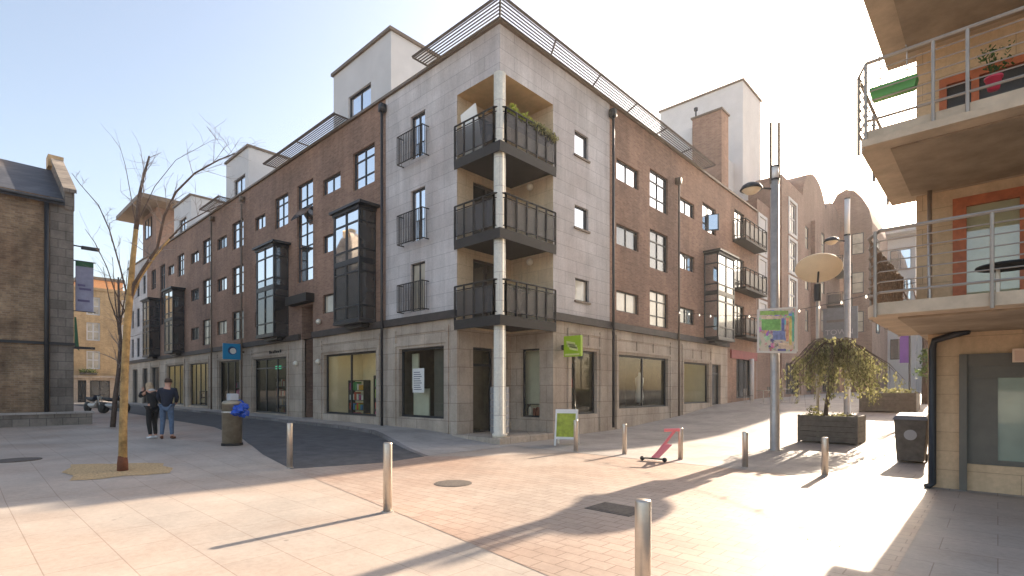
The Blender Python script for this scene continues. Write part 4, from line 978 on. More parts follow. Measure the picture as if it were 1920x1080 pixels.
m = MB(); FN.box(m, .17, .9, .085, .10, 2.33, 2.36); FN.box(m, .17, .9, .085, .10, 2.14, 2.165); FN.box(m, .17, .2, .085, .10, 2.165, 2.33); m.build('rim', M.setdefault('plq2', plain('pink_plaque_rim', (.75, .56, .42), .6, var=.08)), sg)
# balcony things
gp = thing('rail_planter', 'empty green plastic trough hooked over the upper balcony rail', 'planter', (-1.1, 8.8, 5.8))
MB().add([(-1.3, 8.82, 5.78), (-.82, 8.82, 5.78), (-.82, 8.98, 5.78), (-1.3, 8.98, 5.78), (-1.33, 8.8, 5.93), (-.79, 8.8, 5.93), (-.79, 9.02, 5.93), (-1.33, 9.02, 5.93)],
         [(0, 3, 2, 1), (4, 5, 6, 7), (0, 1, 5, 4), (1, 2, 6, 5), (2, 3, 7, 6), (3, 0, 4, 7)]).build('trough', 'greenplastic', gp)
m = MB()
for x_ in (-1.2, -.9): m.tube([(x_, 8.82, 5.93), (x_, 8.80, 6.3), (x_, 8.7, 6.3)], .008, 5)
m.build('hook', 'galv', gp)
fp_ = thing('flower_pot', 'bright pink-red flower pot on the upper balcony floor', 'pot', (-.0, 9.6, 5.34))
MB().lathe([(.06, 0), (.085, .14), (.095, .14), (.095, .17), (.08, .17), (.07, .12), (0, .12)], (-.04, 9.3, 5.62), 18).build('pot', M.setdefault('rosy', plain('rose_plastic', (.62, .05, .10), .5)), fp_, True)
m = MB()
for k in range(10): leaves(m, (-.04+random.gauss(0, .09), 9.35, 5.9+random.uniform(0, .3)), .08, 10, .022)
for k in range(4): m.tube([(-.04, 9.3, 5.72), (-.04+random.gauss(0, .08), 9.35, 6.1)], .005, 4)
m.build('plant', 'leaf_green', fp_)
ct = thing('balcony_table', 'round dark folding table seen behind the lower balcony rail', 'table', (.05, 9.6, 2.87))
MB().lathe([(0, .0), (.34, 0), (.35, .015), (.34, .03), (0, .03)], (.12, 9.3, 3.28), 24).build('table_top', 'black', ct)
m = MB(); m.tube([(.0, 9.3, 2.87), (-.0, 9.3, 3.28)], .025, 8); m.tube([(-.2, 9.15, 2.88), (.25, 9.45, 2.88)], .015, 6); m.tube([(-.2, 9.45, 2.88), (.25, 9.15, 2.88)], .015, 6); m.build('leg', 'steel', ct)

# ---------------------------------------------------------------- left brick building
LB = thing('old_brick_building', 'old rough brick building with slate roof at the left edge', 'building', (-28.4, 3.6, 0))
fx = -28.4; FO = Face('X', fx, 1); ye = 3.6
m = MB(); FO.wall(m, -14, ye-.75, -.3, 9.6); m.build('brick_wall', 'rubble', LB)
m = MB(); FO.wall(m, ye-.75, ye, -.3, 9.6); m.quad((fx, ye, -.3), (-37, ye, -.3), (-37, ye, 9.6), (fx, ye, 9.6)); m.build('stone_quoins', 'quoin', LB)
m = MB(); m.quad((fx, -14, -.3), (-37, -14, -.3), (-37, -14, 9.6), (fx, -14, 9.6)); m.quad((-37, -14, -.3), (-37, ye, -.3), (-37, ye, 9.6), (-37, -14, 9.6)); m.build('rear_wall', 'rubble', LB)
rx, rz_ = -32.4, 11.95
m = MB(); m.prism_dir([(fx+.18, -14, 9.45), (rx, -14, rz_), (-36.9, -14, 9.6), (-36.9, -14, 9.4), (rx, -14, rz_-.25), (fx+.18, -14, 9.3)], (0, ye+14-.3, 0)); m.build('slate_roof', 'slate', LB)
m = MB(); m.prism_dir([(fx+.05, ye-.3, 9.2), (fx+.05, ye-.3, 9.95), (rx+.3, ye-.3, rz_+.35), (rx-.3, ye-.3, rz_+.35), (-37.1, ye-.3, 9.9), (-37.1, ye-.3, 9.2)], (0, .32, 0)); m.build('gable_parapet', 'quoin', LB)
m = MB(); m.prism_dir([(fx+.15, ye-.36, 9.9), (fx+.15, ye-.36, 10.05), (rx+.35, ye-.36, rz_+.46), (rx+.3, ye-.36, rz_+.32)], (0, .44, 0)); m.build('gable_coping', 'quoin', LB)
m = MB().box(rx-.35, rx+.35, ye-.45, ye+.1, rz_+.1, rz_+.62); m.build('chimney', 'tanbrick', LB)
m = MB().box(rx-.2, rx+1.1, .2, 1.5, rz_-.9, rz_+.25); m.build('chimney', 'tanbrick', LB)
m = MB().tube([(fx+.12, 2.74, .2), (fx+.12, 2.74, 9.3)], .08, 8); m.build('drainpipe', 'frame', LB, True)
m = MB().tube([(fx+.2, -14, 9.42), (fx+.2, ye-.35, 9.42)], .07, 6); m.build('gutter', 'frame', LB)
m = MB().box(fx, fx+.06, -14, ye+.05, 3.55, 3.66); m.build('cable_tray', 'frame', LB)
m = MB()
for (a, b, c_, d_) in ((1.5, 2.0, .6, 3.4),): pass
lw = thing('low_stone_wall', 'low grey stone wall running along the foot of the old brick building', 'wall', (-28.0, 3, .2))
MB().box(-28.38, -27.95, -12, 4.15, -.1, .72).build('wall_body', 'quoin', lw)
MB().box(-28.38, -27.9, -12, 4.2, .72, .80).build('wall_cap', 'footslab', lw)
bn = thing('wall_banner', 'faded mauve banner with a green top hanging off the old brick building', 'banner', (-28.5, 3.7, 5))
MB().box(-28.6, -28.56, 3.68, 4.28, 5.05, 7.15).build('cloth', 'mauve', bn)
MB().box(-28.555, -28.55, 3.68, 4.28, 6.95, 7.15).build('green_header', 'greenprint', bn)
m = MB()
for k, (a, b, z_) in enumerate(((3.75, 4.15, 5.45), (3.8, 4.2, 5.95), (3.75, 4.0, 6.1))): m.box(-28.555, -28.55, a, b, z_, z_+.09)
m.build('printed_shapes', M.setdefault('bprint', plain('banner_ink', (.14, .12, .22), .8)), bn)
MB().tube([(-28.58, 3.55, 7.17), (-28.58, 4.35, 7.17)], .025, 6).tube([(-28.58, 3.55, 5.04), (-28.58, 4.35, 5.04)], .02, 6).build('banner_arm', 'frame', bn)
ar = thing('bracket_lamp', 'dark flat arm lamp sticking out from the old brick building above the banner', 'lamp', (-28.5, 3.6, 7.7))
MB().tube([(-28.5, 3.58, 7.78), (-28.4, 4.4, 7.74)], .03, 6).build('arm', 'frame', ar); MB().box(-28.5, -28.3, 3.85, 4.45, 7.66, 7.78).build('lamp_head', 'frame', ar)
sg2 = thing('blade_sign', 'narrow dark blade sign at the corner of the old brick building', 'sign', (-28.4, 3.65, 3.3))
MB().prism_dir([(-28.35, 3.62, 3.5), (-28.35, 3.78, 3.35), (-28.35, 3.68, 4.75), (-28.35, 3.62, 4.75)], (-.06, 0, 0)).build('blade', 'greenprint', sg2)
MB().box(-28.4, -28.3, 3.6, 4.3, 3.42, 3.52).build('bracket', 'frame', sg2)

# ---------------------------------------------------------------- tan building at the end of the left street
TB = thing('tan_terrace_building', 'tan brick terrace with white sash windows at the end of the left street', 'building', (-70, 9, 0))
FT = Face('X', -70.0, 1)
wh = []
for y_ in (6.9, 9.9, 12.9): wh += [(y_, y_+1.15, z_, z_+1.9) for z_ in (3.9, 6.9, 9.6)]
m = MB(); FT.wall(m, 4, 24, 3.1, 12.2, wh, .12); m.quad((-70, 4, -.3), (-80, 4, -.3), (-80, 4, 12.2), (-70, 4, 12.2)); m.quad((-70, 4, 12.2), (-70, 24, 12.2), (-80, 24, 12.2), (-80, 4, 12.2)); m.build('brick_wall', 'tanbrick', TB)
for h in wh: window(FT, *h, TB, 2, (.5,), 'glass_blind', mat='white', fr=.12)
gh = [(5.5, 8.4, .4, 2.7), (9.2, 9.9, .4, 2.7), (10.2, 11.9, .8, 2.7), (12.5, 14, .4, 2.7)]
m = MB(); FT.wall(m, 4, 24, -.3, 3.1, gh, .3); FT.box(m, 4, 24, .02, .35, 2.95, 3.2); m.build('shopfront', 'base_stone', TB)
for h in gh: window(FT, *h, TB, 2, (), gd, rec=.2, name='shop_window', fr=.08)
MB().box(-70.3, -69.9, 4, 24, 12.2, 12.5).build('parapet', 'tanbrick', TB)
TB2 = thing('orange_gable_building', 'far building with a wall coloured orange as if sunlit, peeping over the tan terrace', 'building', (-86, 12, 0))
MB().box(-96, -86, 11.5, 16, 0, 16.0).build('wall', M.setdefault('orng', plain('sun_tinted_render', (.75, .38, .18), .8, var=.1)), TB2)  # orange sunlight is put into the wall colour
MB().box(-96.2, -85.8, 11.3, 16.2, 16.0, 16.4).build('parapet', 'coping', TB2)
for (y_, z_, nm) in ((9.4, 3.3, 'left'), (12.9, 3.3, 'right')):
    wbx = thing('window_box', 'green window box under the %s-hand sash of the tan terrace' % nm, 'window box', (-69.7, y_, z_), group='window boxes on the tan terrace')
    m = MB(); 
    for k in range(6): leaves(m, (-69.6, y_+.22*k, z_+.35), .28, 30, .07)
    m.build('foliage', 'leaf_green', wbx); MB().box(-69.75, -69.45, y_-.1, y_+1.3, z_, z_+.2).build('trough', 'timber', wbx)

# ---------------------------------------------------------------- far buildings, right street
FAm = thing('white_window_building', 'tall brown brick building with white-framed sashes and round gables farther up the street', 'building', (-10.8, 38.7, 0))
# section flush with the corner building
h0 = [(36.0, 37.3, z_, z_+2.3) for z_ in (10.75, 7.95, 5.1)]
FA0 = Face('X', CX+.01, 1); m = MB(); FA0.wall(m, 35.62, 38.7, -.3, 14.1, h0, .15); m.quad((CX, 35.62, 13.1), (-20, 35.62, 13.1), (-20, 35.62, 14.1), (CX, 35.62, 14.1)); m.quad((CX, 35.62, 14.1), (CX, 38.7, 14.1), (-20, 38.7, 14.1), (-20, 35.62, 14.1)); m.build('brick_wall', 'brick_far', FAm)
FA = Face('X', -10.8, 1)
h1 = [(40.4, 42.1, z_, z_+2.2) for z_ in (12.9, 10.15, 7.4, 4.7)]+[(44.6, 45.6, z_, z_+1.7) for z_ in (12.6, 9.4, 6.2)]+[(49.6, 50.8, z_, z_+1.9) for z_ in (13.0, 9.8, 6.6)]
sh = [(39.6, 43.5, 1.4, 3.6), (45, 48.6, 1.5, 3.6), (50, 54, 1.5, 3.6)]
m = MB(); FA.wall(m, 38.7, 56.5, -.3, 16.4, h1+sh, .18); m.quad((-10.8, 38.7, -.3), (-20, 38.7, -.3), (-20, 38.7, 16.4), (-10.8, 38.7, 16.4)); m.quad((-10.8, 38.7, 16.4), (-10.8, 56.5, 16.4), (-20, 56.5, 16.4), (-20, 38.7, 16.4))
for yc, rr, hh in ((47.6, 3.6, 2.5), (54.0, 3.2, 1.9)):
    arc = [(-10.8, yc+rr*math.cos(a_), 16.4+hh*math.sin(a_)) for a_ in [math.pi*k/14 for k in range(15)]]; m.prism_dir(arc, (-6, 0, 0))
m.box(-10.79, -10.5, 46.3, 46.7, 0, 15.0)
m.build('brick_wall', 'brick_far', FAm)
for h in h0:
    window(FA0, *h, FAm, 2, (.5,), gd, rec=.06, fmat='white', fr=.09)
    m = MB(); a, b, c_, d_ = h; FA0.box(m, a-.22, a, -.02, .06, c_-.2, d_+.2); FA0.box(m, b, b+.22, -.02, .06, c_-.2, d_+.2); FA0.box(m, a, b, -.02, .06, d_, d_+.2); FA0.box(m, a, b, -.02, .06, c_-.2, c_); m.build('window_surround', 'white', FAm)
for k, h in enumerate(h1):
    window(FA, *h, FAm, 2 if k < 4 else 1, (.5,), gd if k < 4 else gb, rec=.08, fmat='white' if k < 4 else 'frame', fr=.09)
    if k < 4:
        m = MB(); a, b, c_, d_ = h; FA.box(m, a-.22, a, -.02, .06, c_-.2, d_+.2); FA.box(m, b, b+.22, -.02, .06, c_-.2, d_+.2); FA.box(m, a, b, -.02, .06, d_, d_+.2); FA.box(m, a, b, -.02, .06, c_-.2, c_); m.build('window_surround', 'white', FAm)
for h in sh: window(FA, *h, FAm, 3, (), gd, rec=.2, name='shop_window', fr=.1)
for z_ in (8.9, 12.0):
    s = MB(); FA.box(s, 51.5, 55.5, 0, 1.2, z_-.15, z_); sl = s.build('balcony', 'rail', FAm); m1, m2 = MB(), MB()
    rail_run(m1, m2, (-10.8, 51.5), (-9.62, 51.5), z_, z_+1.1, 1); rail_run(m1, m2, (-9.62, 51.5), (-9.62, 55.5), z_, z_+1.1, 4); m1.build('railing', 'rail', sl); m2.build('infill_panel', 'perf', sl)
# projecting round-topped block
FBm = thing('round_gable_building', 'projecting brown block with a curved top closing the left side of the far street', 'building', (-8.6, 57, 0))
zt_ = 18.0; arc = [(-11.6, 57, -.3), (-8.35, 57, -.3), (-8.35, 57, 17.0), (-8.6, 57, 18.2), (-9.1, 57, 19.3), (-9.7, 57, 20.1), (-10.4, 57, 20.4), (-11.1, 57, 20.1), (-11.6, 57, 19.2)]
m = MB().prism_dir(arc, (0, 9, 0)); m.build('wall', 'brick_far', FBm)
FBf = Face('Y', 57, -1)
for z_ in (14.2, 10.6, 7.0): window(FBf, -9.9, -9.0, z_, z_+1.9, FBm, 1, (.5,), gb, rec=-.03)
FBs = Face('X', -8.35, 1)
for z_ in (14.0, 10.6, 7.0): window(FBs, 59, 60.6, z_, z_+1.9, FBm, 1, (.5,), gm_, rec=-.03)
# pale modern building closing the street
FCm = thing('pale_modern_building', 'pale grey modern building with a flat roof canopy closing the far street', 'building', (-8, 70, 0))
MB().box(-14, -6.4, 70, 78, 0, 18.4).box(-6.4, 12, 72, 80, 0, 11.0).build('wall', 'greypanel', FCm)
MB().box(-14, -5.2, 68.6, 78, 18.4, 18.8).build('roof_canopy', 'greypanel', FCm)
FCf = Face('Y', 70, -1)
for z_ in (5, 8.2, 11.4, 14.6): window(FCf, -8.6, -6.8, z_, z_+2.2, FCm, 2, (), gm_, rec=-.04)
FCg = Face('Y', 72, -1)
for x_ in (-5.6, -2.6, .4): 
    for z_ in (5.2, 8.2): window(FCg, x_, x_+1.8, z_, z_+1.7, FCm, 2, (), gd, rec=-.04)
for x_ in (-5.8, -1.8, 2.0): window(FCg, x_, x_+3.2, 1.6, 4.2, FCm, 3, (), gd, rec=-.04, name='shop_window')
# signage band with pale letters
sb = thing('shop_fascia_sign', 'dark grey-blue shop fascia with indistinct white letters down the far street', 'sign', (-9.9, 50.2, 4))
MB().box(-10.75, -8.3, 50.0, 50.15, 5.9, 8.5).build('panel', 'greyblue', sb)
text_mesh('TOWN', .62, (-9.6, 49.99, 6.45), (1, 0, 0), (0, 0, 1), 'greypanel', sb)
MB().box(-10.5, -9.0, 49.98, 49.995, 7.3, 7.5).build('pale_stripe', 'galvdark', sb)
# street furniture far right
pb = thing('purple_banner', 'tall purple banner on a pole behind the weeping tree', 'banner', (-4.4, 41.0, g(-4.4, 41)))
MB().tube([(-4.05, 41, 1.1), (-4.05, 41, 7.0)], .06, 8).build('pole', 'frame', pb)
MB().box(-4.55, -4.1, 40.97, 41.03, 3.4, 6.3).build('cloth', 'purple', pb)
MB().box(-4.55, -4.1, 40.95, 40.968, 5.6, 6.0).build('pale_stripe', 'mauve', pb)
tb_ = thing('street_tree', 'dark bare tree trunk farther up the street beyond the balconies', 'tree', (-2.3, 33, 1))
zb = g(-2.6, 33)
MB().tube([(-2.62, 33, zb-.1), (-2.6, 33, zb+2), (-2.65, 33, zb+4.2)], [.19, .16, .13], 10).build('trunk', 'bark_dark', tb_, True)
m = MB()
for k in range(9):
    a = k*.7; m.tube([(-2.65, 33, zb+3+.13*k), (-2.65+.5*math.cos(a), 33+.5*math.sin(a), zb+4+.15*k), (-2.65+1.0*math.cos(a), 33+1.0*math.sin(a), zb+5.2+.15*k)], [.06, .04, .015], 5)
m.build('crown', 'bark_dark', tb_)
bq = thing('round_blue_sign', 'small blue road sign on a dark pole near the far trees', 'sign', (-1.6, 30, 1))
MB().tube([(-1.95, 30, .9), (-1.95, 30, 4.3)], .04, 8).build('pole', 'frame', bq); MB().box(-2.15, -1.72, 29.95, 29.98, 3.85, 4.2).build('plate', 'blue', bq)
hd = thing('street_hedge', 'dark leafy shrub beyond the wheelie bin beside the road sign', 'shrub', (-1.9, 31, 1))
m = MB()
for k in range(30): leaves(m, (-2.0+random.gauss(0, .35), 31.5+random.gauss(0, .4), 2.9+random.gauss(0, .5)), .3, 26, .06)
m.build('foliage', 'leaf_green', hd); MB().tube([(-2.0, 31.5, .9), (-2.0, 31.5, 3)], .05, 6).build('trunk', 'bark_dark', hd)
# cafe furniture
def cafe_table(x, y, label):
    z = g(x, y); t = thing('cafe_table', label, 'table', (x, y, z), group='cafe tables on the right street')
    MB().lathe([(0, .72), (.35, .72), (.35, .75), (0, .75)], (x, y, z), 18).build('table_top', 'galv', t)
    MB().lathe([(.2, 0), (.2, .02), (.025, .04), (.025, .72)], (x, y, z), 12).build('leg', 'galv', t)
def cafe_chair(x, y, rz, label):
    z = g(x, y); t = thing('cafe_chair', label, 'chair', (x, y, z), group='cafe chairs on the right street')
    q = Matrix.Rotation(rz, 4, 'Z')
    def P(a, b, c_): v_ = q @ Vector((a, b, 0)); return (x+v_.x, y+v_.y, z+c_)
    MB().prism_dir([P(-.2, -.2, .44), P(.2, -.2, .44), P(.2, .2, .44), P(-.2, .2, .44)], (0, 0, .03)).build('seat', 'timber', t)
    MB().prism_dir([P(-.2, .2, .62), P(.2, .2, .62), P(.2, .22, .85), P(-.2, .22, .85)], Vector(P(0, .02, 0))-Vector(P(0, 0, 0))).build('backrest', 'timber', t)
    for a, b in ((-.18, -.18), (.18, -.18), (-.18, .18), (.18, .18)): MB().tube([P(a, b, 0), P(a, b, .44 if b < 0 else .85)], .014, 6).build('leg', 'galv', t)
cafe_table(-9.6, 31.0, 'round metal cafe table nearest the corner shops'); cafe_table(-9.2, 33.2, 'round metal cafe table farther up the street')
cafe_chair(-10.3, 30.7, 1.6, 'cafe chair by the facade beside the nearest table'); cafe_chair(-8.9, 30.8, -1.6, 'cafe chair on the street side of the nearest table')
cafe_chair(-9.9, 33.7, 1.2, 'cafe chair by the facade beside the farther table'); cafe_chair(-8.5, 33.1, -1.4, 'cafe chair on the street side of the farther table')
# festoon
fsn = thing('festoon_lights', 'string of small white bulbs hanging across the right street', 'string lights', (-8, 24, 5.2))
A_, B_ = Vector((CX, 23.9, 5.5)), Vector((-1.0, 16.5, 4.5))
pts = [A_.lerp(B_, k/30)+Vector((0, 0, -.55*math.sin(math.pi*k/30))) for k in range(31)]
MB().tube(pts, .008, 4).build('cable', 'black', fsn)
for k in range(1, 30, 2): MB().lathe([(0, -.10), (.026, -.08), (.03, -.05), (.015, 0)], pts[k], 8).build('bulb', 'bulb', fsn)

# ---------------------------------------------------------------- litter bin
lb = thing('litter_bin', 'weathered steel litter bin standing at the edge of the plaza', 'litter bin', (-15.48, 5.34, g(-15.48, 5.34)))
z = g(-15.48, 5.34); bx_, by_ = -15.48, 5.34
MB().lathe([(.27, 0), (.27, .06), (.25, .07)], (bx_, by_, z), 24).build('base', 'rail', lb)
MB().lathe([(.25, .06), (.255, 1.12), (.26, 1.12), (.26, 1.17), (.22, 1.22), (.1, 1.24), (0, 1.24)], (bx_, by_, z), 28).build('body', 'binmetal', lb, True)
MB().lathe([(.265, .9), (.268, .92), (.265, .94)], (bx_, by_, z), 28).build('band', 'galv', lb)
gb_ = thing('cardboard_box', 'pale grey box dumped on top of the litter bin', 'box', (bx_, by_, z+1.24))
MB().box(bx_-.13, bx_+.14, by_-.1, by_+.12, z+1.24, z+1.42).build('carton', 'greybag', gb_, bevel=.01); MB().box(bx_-.01, bx_+.02, by_-.102, by_+.122, z+1.415, z+1.424).build('tape', 'paper', gb_)
bb = MB(); n1, n2 = 18, 12; cb_ = Vector((bx_+.19, by_+.11, z+1.0)); vs = []
for i in range(n2+1):
    for j in range(n1):
        th, phi = math.pi*i/n2, 2*math.pi*j/n1; r_ = 1+.18*math.sin(3*phi+2*th)+.14*math.sin(5*th+phi*2)+random.uniform(-.16, .16)
        vs.append(cb_+Vector((.27*r_*math.sin(th)*math.cos(phi)*.9, .24*r_*math.sin(th)*math.sin(phi), .17*r_*math.cos(th)-.05*math.cos(phi))))
bb.add(vs, [(i*n1+j, i*n1+(j+1) % n1, (i+1)*n1+(j+1) % n1, (i+1)*n1+j) for i in range(n2) for j in range(n1)])
tagp(bb.build('rubbish_bag', 'bluebag', None), 'crumpled bright blue plastic bag hanging out of the litter bin', 'bag')

# ---------------------------------------------------------------- trees
def ptz(px, py, t):
    """photo pixel at depth t -> world point (used to survey branch positions)"""
    a = (px-960)/F_PX; return Vector((t*(a*.733-.680), t*(a*.680+.733), CAM_H+t*(HZ-py)/F_PX))
def limb(mb, tw, pts, r0, r1, depth, n_sub, sub_len):
    pts = [Vector(p) for p in pts]; n_ = len(pts); rr = [r0+(r1-r0)*i/(n_-1) for i in range(n_)]
    mb.tube(pts, rr, 7 if r0 > .03 else 5)
    if depth <= 0: return
    for k in range(n_sub):
        f_ = random.uniform(.25, 1); i = min(n_-2, int(f_*(n_-1))); p = pts[i].lerp(pts[i+1], random.random()); d_ = (pts[i+1]-pts[i]).normalized()
        out = (d_+Vector((random.gauss(0, .65), random.gauss(0, .65), random.gauss(.15, .35)))).normalized(); L_ = sub_len*random.uniform(.5, 1.1)
        q = [p]; dd = out
        for s in range(4):
            dd = (dd+Vector((random.gauss(0, .16), random.gauss(0, .16), random.gauss(.0, .12)))).normalized(); q.append(q[-1]+dd*L_/4)
        r_ = max(.0025, rr[i]*.33)
        limb(tw, tw, q, r_, .0016, depth-1, 5, L_*.5)
gt = thing('golden_tree', 'bare young tree with golden bark growing from the sandy pit', 'tree', (-12.9, 2.4, .0))
tk, dk, tw = MB(), MB(), MB(); D = 10.5
tpx = [(230, 893), (231, 800), (234, 700), (238, 620), (243, 560), (248, 500), (255, 430)]
P_ = [ptz(x, y, D) for x, y in tpx]; P_[0].z = -.05
tk.tube(P_, [.082, .07, .067, .065, .062, .05, .042], 12)
MB().lathe([(.10, -.05), (.092, .25), (.078, .38)], (P_[0].x, P_[0].y, 0), 12).build('trunk_foot', M.setdefault('rustbark', plain('rust_bark', (.16, .055, .025), .9, var=.3, scale=10)), gt, True)
limb(dk, tw, [P_[-1], ptz(259, 400, D), ptz(261, 368, D), ptz(268, 335, D+.1), ptz(280, 293, D+.2)], .045, .018, 2, 9, .65)
limb(dk, tw, [ptz(243, 575, D), ptz(250, 535, D), ptz(270, 502, D-.1), ptz(295, 465, D-.2), ptz(308, 405, D-.3), ptz(330, 360, D-.3), ptz(365, 325, D-.3), ptz(410, 300, D-.3), ptz(440, 288, D-.3)], .036, .010, 2, 26, .6)
limb(tk, tw, [ptz(244, 560, D), ptz(262, 520, D+.2), ptz(290, 480, D+.4), ptz(318, 448, D+.5)], .045, .018, 1, 6, .7)
limb(dk, tw, [ptz(318, 448, D+.5), ptz(345, 420, D+.6), ptz(390, 395, D+.6), ptz(430, 378, D+.6)], .02, .006, 2, 9, .6)
limb(dk, tw, [ptz(240, 560, D), ptz(225, 500, D+.2), ptz(205, 430, D+.4), ptz(185, 385, D+.5), ptz(150, 345, D+.6), ptz(135, 325, D+.6)], .018, .004, 2, 10, .55)
limb(dk, tw, [ptz(237, 590, D), ptz(215, 545, D-.3), ptz(200, 500, D-.5), ptz(178, 455, D-.6), ptz(160, 430, D-.6)], .014, .004, 1, 6, .5)
limb(dk, tw, [ptz(256, 430, D), ptz(246, 370, D+.4), ptz(235, 310, D+.6), ptz(222, 265, D+.7)], .010, .003, 1, 6, .5)
limb(dk, tw, [ptz(257, 420, D), ptz(290, 350, D+.8), ptz(330, 300, D+1), ptz(400, 262, D+1)], .010, .003, 1, 8, .5)
tk.build('trunk', 'bark_gold', gt, True); dk.build('limbs', 'bark_dark', gt, True); tw.build('crown', 'twig', gt)
t2 = thing('slim_street_tree', 'slim leaning bare tree just left of the golden tree', 'tree', ptz(211, 806, 20.5))
tk, tw = MB(), MB(); D2 = 20.5
limb(tk, tw, [ptz(211, 807, D2), ptz(216, 745, D2), ptz(222, 700, D2), ptz(226, 640, D2), ptz(223, 580, D2), ptz(222, 520, D2)], .10, .03, 2, 14, 1.2)
for dx in (-30, -12, 18, 40): limb(tk, tw, [ptz(223, 640-abs(dx), D2), ptz(223+dx*.6, 560, D2), ptz(223+dx, 470+abs(dx), D2)], .03, .008, 1, 7, 1.1)
tk.build('trunk', 'bark_dark', t2, True); tw.build('crown', 'twig', t2)
t3 = thing('slim_street_tree', 'very thin dark sapling in front of the old brick building', 'tree', ptz(52, 799, 21.5))
tk, tw = MB(), MB(); D3 = 21.5
limb(tk, tw, [ptz(52, 802, D3), ptz(60, 700, D3), ptz(66, 600, D3), ptz(64, 520, D3)], .045, .015, 2, 12, 1.0)
tk.build('trunk', 'bark_dark', t3, True); tw.build('crown', 'twig', t3)

# ---------------------------------------------------------------- motorbikes
def motorbike(x, y, rz, label):
    z = g(x, y)+.0; t = thing('motorbike', label, 'motorbike', (x, y, z), group='motorbikes parked in the left street')
    q = Matrix.Rotation(rz, 4, 'Z')
    def P(a, b, c_): v_ = q @ Vector((a, b, 0)); return Vector((x+v_.x, y+v_.y, z+c_))
    ax_ = P(0, 1, 0)-P(0, 0, 0)
    for a in (-.68, .68): 
        w = MB().lathe([(.2, -.05), (.31, -.055), (.33, 0), (.31, .055), (.2, .05), (.2, -.05)], P(a, 0, .33), 20, ax_).build('wheel', 'black', t, True)
        MB().lathe([(.03, -.04), (.2, -.03), (.2, .03), (.03, .04)], P(a, 0, .33), 16, ax_).build('rim', 'galv', w)
    MB().tube([P(-.55, 0, .5), P(-.2, 0, .42), P(.2, 0, .45), P(.35, 0, .7)], [.09, .16, .17, .09], 8).build('engine', 'galv', t)
    MB().tube([P(-.8, 0, .88), P(-.4, 0, .8), P(-.05, 0, .78)], [.07, .12, .1], 8).build('seat', 'black', t)
    MB().tube([P(-.05, 0, .82), P(.15, 0, .9), P(.4, 0, .85)], [.1, .17, .1], 8).build('fuel_tank', 'navy', t)
    MB().tube([P(.68, .08, .33), P(.42, .08, 1.0)], .03, 6).tube([P(.68, -.08, .33), P(.42, -.08, 1.0)], .03, 6).build('fork', 'galv', t)
    MB().tube([P(.35, -.36, 1.08), P(.42, 0, 1.02), P(.35, .36, 1.08)], .018, 6).build('handlebar', 'black', t)
    MB().lathe([(0, 0), (.09, .02), (.1, .1)], P(.5, 0, .92), 12, P(1, 0, 0)-P(0, 0, 0)).build('headlight', 'lampglass', t)
motorbike(-39.0, 5.9, R(20), 'dark motorbike parked nearest the old brick building'); motorbike(-37.6, 6.6, R(35), 'dark motorbike parked in front of the slim leaning tree')

# ---------------------------------------------------------------- people
def skinned(name, V, E, rad, mat, parent, sub=2):
    w = WL[parent.name]; me = bpy.data.meshes.new(name); me.from_pydata([tuple(Vector(v)-w) for v in V], E, []); me.update()
    o = bpy.data.objects.new(name, me); COL.objects.link(o); o.parent = parent
    sk = o.modifiers.new('skin', 'SKIN'); sk.use_smooth_shade = True
    ly = me.skin_vertices[0] if me.skin_vertices else None
    if ly is None:
        ok = bmesh.new(); ok.from_mesh(me); ok.verts.layers.skin.verify(); ok.to_mesh(me); ok.free(); ly = me.skin_vertices[0]
    for i, r_ in enumerate(rad): ly.data[i].radius = (r_, r_) if not hasattr(r_, '__len__') else r_
    ly.data[0].use_root = True
    ss = o.modifiers.new('sub', 'SUBSURF'); ss.levels = sub; ss.render_levels = sub
    bpy.context.view_layer.update()
    m2 = bpy.data.meshes.new_from_object(o.evaluated_get(bpy.context.evaluated_depsgraph_get())); m2.name = name
    o.modifiers.clear(); o.data = m2; m2.materials.clear(); m2.materials.append(M[mat])
    for p in m2.polygons: p.use_smooth = True
    return reg(o, w)
